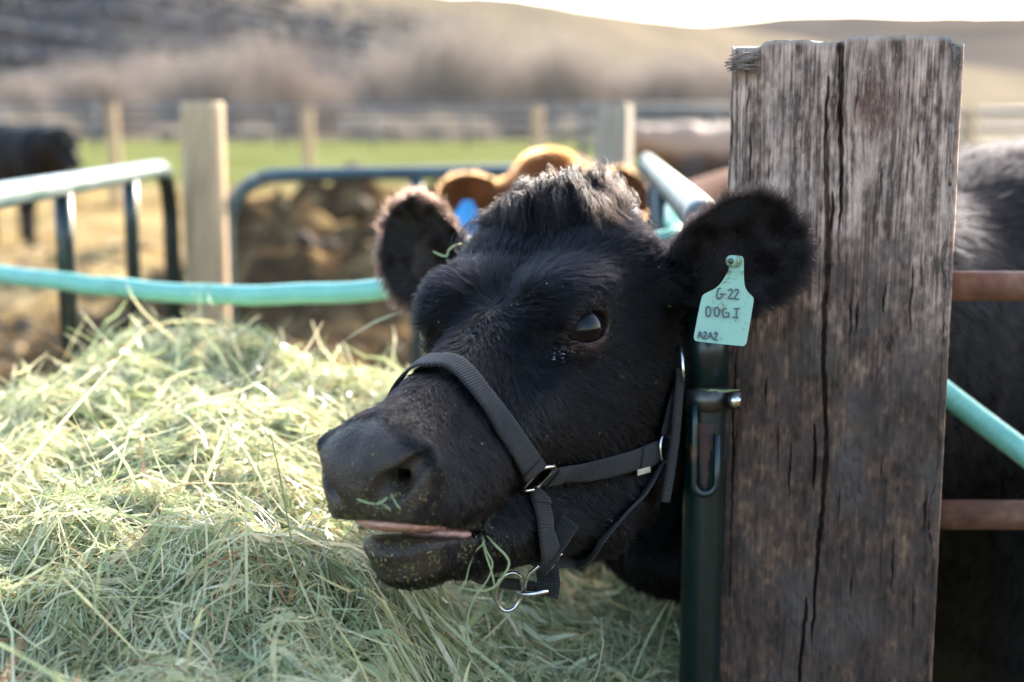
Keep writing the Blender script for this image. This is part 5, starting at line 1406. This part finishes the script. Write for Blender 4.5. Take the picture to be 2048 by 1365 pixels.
def far_cow(name, label, mat, loc, rz, sc):
    o = mesh_np(name, VC, FC, mat); o.location = loc; o.rotation_euler = (0, 0, rz); o.scale = (sc,) * 3
    tag(o, label, 'cow'); return o
blk = hide('far_black_hide', (.006, .0055, .006), (.013, .011, .011))
far_cow('black_cow', 'distant black cow standing at the far left edge beyond the pen', blk, ((2 - 1024) / FPX * 17.0 + .52, 17.0, -.02), R(-52), 1.12)
bi, nt, b, o = new_mat('two_tone_hide')
v = coords(nt); sp_ = N(nt, 'ShaderNodeSeparateXYZ'); nt.links.new(v, sp_.inputs[0]); f1 = noise(nt, v, 3, 4)
aa = N(nt, 'ShaderNodeMath', operation='MULTIPLY_ADD'); nt.links.new(f1, aa.inputs[0]); aa.inputs[1].default_value = .3; nt.links.new(sp_.outputs[2], aa.inputs[2])
nt.links.new(ramp(nt, aa.outputs[0], [(.98, (.020, .014, .014)), (1.0, (.022, .014, .014))]), b.inputs['Base Color'])
mr = N(nt, 'ShaderNodeMapRange'); nt.links.new(aa.outputs[0], mr.inputs[0]); mr.inputs[1].default_value = 1.05; mr.inputs[2].default_value = 1.25
nt.links.new(ramp(nt, mr.outputs[0], [(0, (.022, .016, .017)), (.5, (.09, .048, .028)), (1, (.27, .17, .11))]), b.inputs['Base Color']); b.inputs['Roughness'].default_value = .7
far_cow('brown_cow', 'distant brown and black cow between the square post and timber post', bi, ((1345 - 1024) / FPX * 16.0 + .25, 16.4, .0), R(200), 1.12)

# ------------------------------------------------------------------ hay
def sig(x): return 1 / (1 + np.exp(-x))
def hay_h(x, y):
    left = sig((-.085 - .04 * np.clip(y - 1.2, -1, .6) - x) / .045)
    back = sig((2.62 - y + .10 * np.sin(x * 5)) / .11)
    leftfall = sig((x + 1.12) / .10)
    ridge = .095 * np.exp(-(((x + .47) / .24) ** 2 + ((y - 2.28) / .30) ** 2)) - .03 * np.exp(-(((x + .85) / .25) ** 2 + ((y - 2.1) / .4) ** 2)) + .035 * np.exp(-(((x + .17) / .14) ** 2 + ((y - .86) / .10) ** 2)) - .02 * np.exp(-(((x + .30) / .16) ** 2 + ((y - 1.12) / .10) ** 2))
    z = .86 + (.215 + ridge) * np.where(y < 1.9, left, np.maximum(left, sig((.02 - x) / .06)))
    p = np.stack([x, y, 0 * x], -1)
    z = z + .026 * fbm(p * 8, 3, 101) + .013 * fbm(p * 26, 2, 102)
    z = z - .055 * sig((1.17 - y) / .05) * sig((y - .80) / .03) * sig((-.08 - x) / .05)
    rf_ = np.where(y < 1.47, sig((.155 - x) / .012), sig((.34 - x) / .03))
    back = back * rf_
    return z * back * leftfall + ground_h(x, y) * (1 - back * leftfall)
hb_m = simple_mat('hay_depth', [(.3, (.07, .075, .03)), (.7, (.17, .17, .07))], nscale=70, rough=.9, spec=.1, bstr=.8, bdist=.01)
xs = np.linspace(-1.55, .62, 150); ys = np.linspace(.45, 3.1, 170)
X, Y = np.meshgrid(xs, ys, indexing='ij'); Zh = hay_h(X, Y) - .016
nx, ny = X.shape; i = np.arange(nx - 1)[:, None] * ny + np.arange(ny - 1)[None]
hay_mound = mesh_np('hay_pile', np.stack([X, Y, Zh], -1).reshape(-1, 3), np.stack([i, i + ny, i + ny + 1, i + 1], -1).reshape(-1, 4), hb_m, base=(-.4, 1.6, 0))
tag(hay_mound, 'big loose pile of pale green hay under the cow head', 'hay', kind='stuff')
def blades(n, xr, yr, L0, w0, up, seed, off=(-.018, .012), seg=6):
    g = np.random.default_rng(seed)
    x = g.uniform(*xr, n); y = yr[0] + (yr[1] - yr[0]) * g.random(n)
    az = g.uniform(0, 2 * np.pi, n)
    L = L0 * np.exp(g.normal(0, .45, n)); L = np.clip(L, .02, .26)
    el = g.normal(.02, .24, n) * g.choice([.5, 1, 1.3], n); st = g.random(n) < up; el[st] = g.uniform(.35, 1.25, st.sum())
    cv = g.normal(0, 2.2, n) * g.choice([.4, 1, 2.2], n); cvz = g.normal(-.5, .8, n) * .6
    s = np.linspace(0, 1, seg)[None] * L[:, None]
    azs = az[:, None] + cv[:, None] * s * 3
    kink = (g.random(n) < .35)[:, None] * (s > (L * g.uniform(.3, .7, n))[:, None]) * g.normal(0, .9, n)[:, None]
    azs = azs + kink
    els = el[:, None] + cvz[:, None] * s * 3
    ds = np.diff(s, axis=1, prepend=0)
    dx = np.cumsum(np.cos(azs) * np.cos(els) * ds, 1); dy = np.cumsum(np.sin(azs) * np.cos(els) * ds, 1); dz = np.cumsum(np.sin(els) * ds, 1)
    X = x[:, None] + dx - dx.mean(1, keepdims=True) * (~st)[:, None]; Y = y[:, None] + dy - dy.mean(1, keepdims=True) * (~st)[:, None]
    Z = hay_h(X, Y) * .85 + hay_h(x, y)[:, None] * .15
    Z = np.where(st[:, None], hay_h(x, y)[:, None], Z) + dz + g.uniform(*off, n)[:, None]
    P = np.stack([X, Y, Z], -1)
    T = np.gradient(P, axis=1); T /= np.linalg.norm(T, axis=2, keepdims=True) + 1e-9
    rr = g.normal(0, 1, (n, 1, 3)) * [.7, .7, 1]; roll = g.normal(0, .5, (n, 1, 1)) * np.linspace(-1, 1, seg)[None, :, None]
    S = np.cross(T, np.broadcast_to(rr, P.shape) + roll * g.normal(0, 1, (n, 1, 3))); S /= np.linalg.norm(S, axis=2, keepdims=True) + 1e-9
    w = w0 * np.exp(g.normal(0, .45, n))[:, None] * np.interp(np.linspace(0, 1, seg), [0, .1, .75, 1], [.75, 1, .85, .25])[None]
    ok = np.ones(n, bool)
    flat = P.reshape(-1, 3)
    nearm = (flat[:, 0] > -.30) & (flat[:, 1] > .9) & (flat[:, 0] < .6)
    dd = np.full(len(flat), 1.0); dd[nearm] = cow_full(flat[nearm].astype(np.float32)); ok &= (dd.reshape(n, seg) > .004).all(1)
    ok &= ((P - CC) @ CF > .70).all(1)
    P, S, w = P[ok], S[ok], w[ok]; n = len(P)
    Vv = np.stack([P - S * w[..., None] / 2, P + S * w[..., None] / 2], 2).reshape(-1, 3)
    b0 = (np.arange(n)[:, None] * seg + np.arange(seg - 1)[None]) * 2
    return Vv, np.stack([b0, b0 + 1, b0 + 3, b0 + 2], -1).reshape(-1, 4)
hay_m = hay_material('hay_blade', [(0, (.20, .24, .095)), (.18, (.33, .38, .19)), (.42, (.47, .50, .29)), (.62, (.59, .59, .39)), (.76, (.60, .52, .25)), (.93, (.72, .67, .48)), (.98, (.44, .27, .12)), (1, (.28, .13, .07))], .42, .30)
sets = [blades(int(78000 * HAYK), (-.95, .45), (.72, 1.75), .042, .0016, .006, 1, (-.020, .008)), blades(int(30000 * HAYK), (-1.35, .45), (1.6, 2.75), .052, .0028, .02, 2),
        blades(int(4200 * HAYK), (-.75, .45), (.72, 1.6), .085, .0024, .010, 3, (-.006, .012)), blades(int(2600 * HAYK), (-.9, .45), (.75, 1.8), .045, .0048, .02, 6, (-.010, .010)), blades(int(160 * HAYK), (-.95, .0), (1.75, 2.6), .075, .0030, .5, 4, (0, .010)), blades(int(24000 * HAYK), (-.9, .5), (.75, 1.6), .028, .0012, .05, 5, (-.012, .010), 4)]
Vs, Fs, o0 = [], [], 0
for a_, b_ in sets: Vs.append(a_); Fs.append(b_ + o0); o0 += len(a_)
hb = mesh_np('hay_blade', np.vstack(Vs), np.vstack(Fs), hay_m, hay_mound); tag(hb, kind='stuff')
# strands hanging from the mouth and a few on the head
def strand(label, pts, w, mat=hay_m):
    P = smooth_path(pts, 6); T = np.gradient(P, axis=0); T /= np.linalg.norm(T, axis=1, keepdims=True)
    S = np.cross(T, np.array([.25, -.9, .3])); S /= np.linalg.norm(S, axis=1, keepdims=True)
    ww = w * np.interp(np.linspace(0, 1, len(P)), [0, .1, .8, 1], [.6, 1, .9, .25])[:, None]
    Vv = np.stack([P - S * ww / 2, P + S * ww / 2], 1).reshape(-1, 3); b0 = np.arange(len(P) - 1) * 2
    o = mesh_np('hay_strand', Vv, np.stack([b0, b0 + 1, b0 + 3, b0 + 2], -1), mat, base=P[0]); tag(o, label, 'hay strand', 'loose hay strands on the cow')
strand_m = hay_material('hay_strand_blade', [(0, (.20, .26, .11)), (1, (.32, .36, .18))], .3)
mc, _ = hit(985, 1066); dm = float((mc - CC) @ CF) - .022
Q = lambda px, py, dd=0.: at(px, py, dm + dd)
strand('long bent hay blade hanging lowest from the cow mouth corner', [Q(974, 1072, .012), Q(990, 1090), Q(1012, 1112), Q(1018, 1130), Q(1005, 1155), Q(985, 1176), Q(955, 1182), Q(890, 1168)], .0022, strand_m)
strand('thin hay blade hanging straight down from the cow mouth corner', [Q(965, 1072, .012), Q(972, 1100), Q(985, 1128), Q(975, 1160), Q(950, 1195), Q(935, 1240), Q(940, 1300)], .0016, strand_m)
strand('hay blade drooping left from the cow mouth corner', [Q(960, 1074, .012), Q(968, 1085), Q(950, 1105), Q(938, 1135), Q(930, 1165), Q(905, 1195)], .0015, strand_m)
strand('short hay blade hanging beside the lip corner', [Q(962, 1076, .012), Q(972, 1110), Q(985, 1150), Q(990, 1180)], .0018, strand_m)
q, qn = hit(770, 1005); dq = float((q - CC) @ CF) - .006
for lb, pts, w in (('hay bit lying across the skin below the nostril', [(716, 996), (735, 1003), (752, 1008)], .0018), ('hay bit angled under the nostril', [(752, 1008), (765, 1004), (775, 996)], .0022), ('bent hay bit hanging below the nostril', [(765, 1009), (782, 1020), (786, 1052)], .0015), ('tiny hay bit right below the nostril', [(781, 990), (793, 1008), (802, 1018)], .0015)):
    pp = []
    for p_ in pts:
        h_, hn_ = hit(*p_, .0022); pp.append(h_)
    strand(lb, pp, w, strand_m)
q = hit(905, 495)[0]
if q is not None:
    de = float((q - CC) @ CF) - .02
    strand('curled hay strand caught between the far ear and forehead', [at(866, 503, de), at(880, 510, de), at(893, 512, de), at(898, 500, de), at(912, 490, de), at(925, 487, de + .01)], .003, strand_m)
# thin stem resting on the gate pipe collar
strand('hay stem resting on the gate pipe collar', [at(1400, 765, 1.462), at(1412, 778, 1.458), at(1440, 783, 1.455), at(1480, 780, 1.44)], .003, strand_m)

# straw and clods on the ground of the pen
def straw_scatter():
    g = np.random.default_rng(12); n = 22000
    y = 3.0 + 17 * g.random(n) ** 1.3; x = (g.uniform(-250, 1500, n) - 1024) / FPX * y + g.normal(0, .2, n)
    keep = fbm(np.stack([x * .55, y * .55, 0 * x], -1), 3, 55) > -.15 - .9 * g.random(n)
    keep &= muck_at(x, y) < .25 + .7 * g.random(n) ** 3
    x, y = x[keep], y[keep]; n = len(x)
    az = g.uniform(0, 6.28, n); el = g.normal(.1, .3, n); L = g.uniform(.06, .22, n); w = g.uniform(.004, .012, n)
    d = np.stack([np.cos(az) * np.cos(el), np.sin(az) * np.cos(el), np.sin(el)], -1); s = np.stack([-np.sin(az), np.cos(az), g.normal(0, .5, n)], -1)
    c = np.stack([x, y, ground_h(x, y) + .02], -1)
    Vv = np.stack([c - d * L[:, None] / 2 - s * w[:, None] / 2, c - d * L[:, None] / 2 + s * w[:, None] / 2, c + d * L[:, None] / 2 + s * w[:, None] / 2, c + d * L[:, None] / 2 - s * w[:, None] / 2], 1).reshape(-1, 3)
    m = hay_material('straw_blade', [(0, (.20, .135, .06)), (.5, (.32, .225, .10)), (1, (.44, .33, .17))], .25)
    tag(mesh_np('straw', Vv, np.arange(n * 4).reshape(n, 4), m, smooth=False), 'golden straw strewn over the brown pen ground', 'straw', kind='stuff')
    k = 1500; y = 4.5 + 10 * g.random(k); x = (g.uniform(-100, 1200, k) - 1024) / FPX * y
    ico = bmesh.new(); bmesh.ops.create_icosphere(ico, subdivisions=1, radius=1); bv = np.array([v.co for v in ico.verts]); bf = np.array([[v.index for v in f.verts] for f in ico.faces]); ico.free()
    sz = g.gamma(2, .018, k).clip(.015, .09)
    Vv = bv[None] * sz[:, None, None] * g.uniform(.6, 1.3, (k, len(bv), 1)) * [1, 1, .7] + np.stack([x, y, ground_h(x, y)], -1)[:, None]
    cm_ = hay_material('clod_muck', [(0, (.03, .019, .011)), (.6, (.07, .043, .022)), (.9, (.15, .095, .042)), (1, (.24, .16, .07))], .0, .9)
    tag(mesh_np('muck_clod', Vv.reshape(-1, 3), (bf[None] + (np.arange(k) * len(bv))[:, None, None]).reshape(-1, 3), cm_), 'dark brown clods of muck heaped beyond the back panel', 'muck', kind='stuff')
straw_scatter()
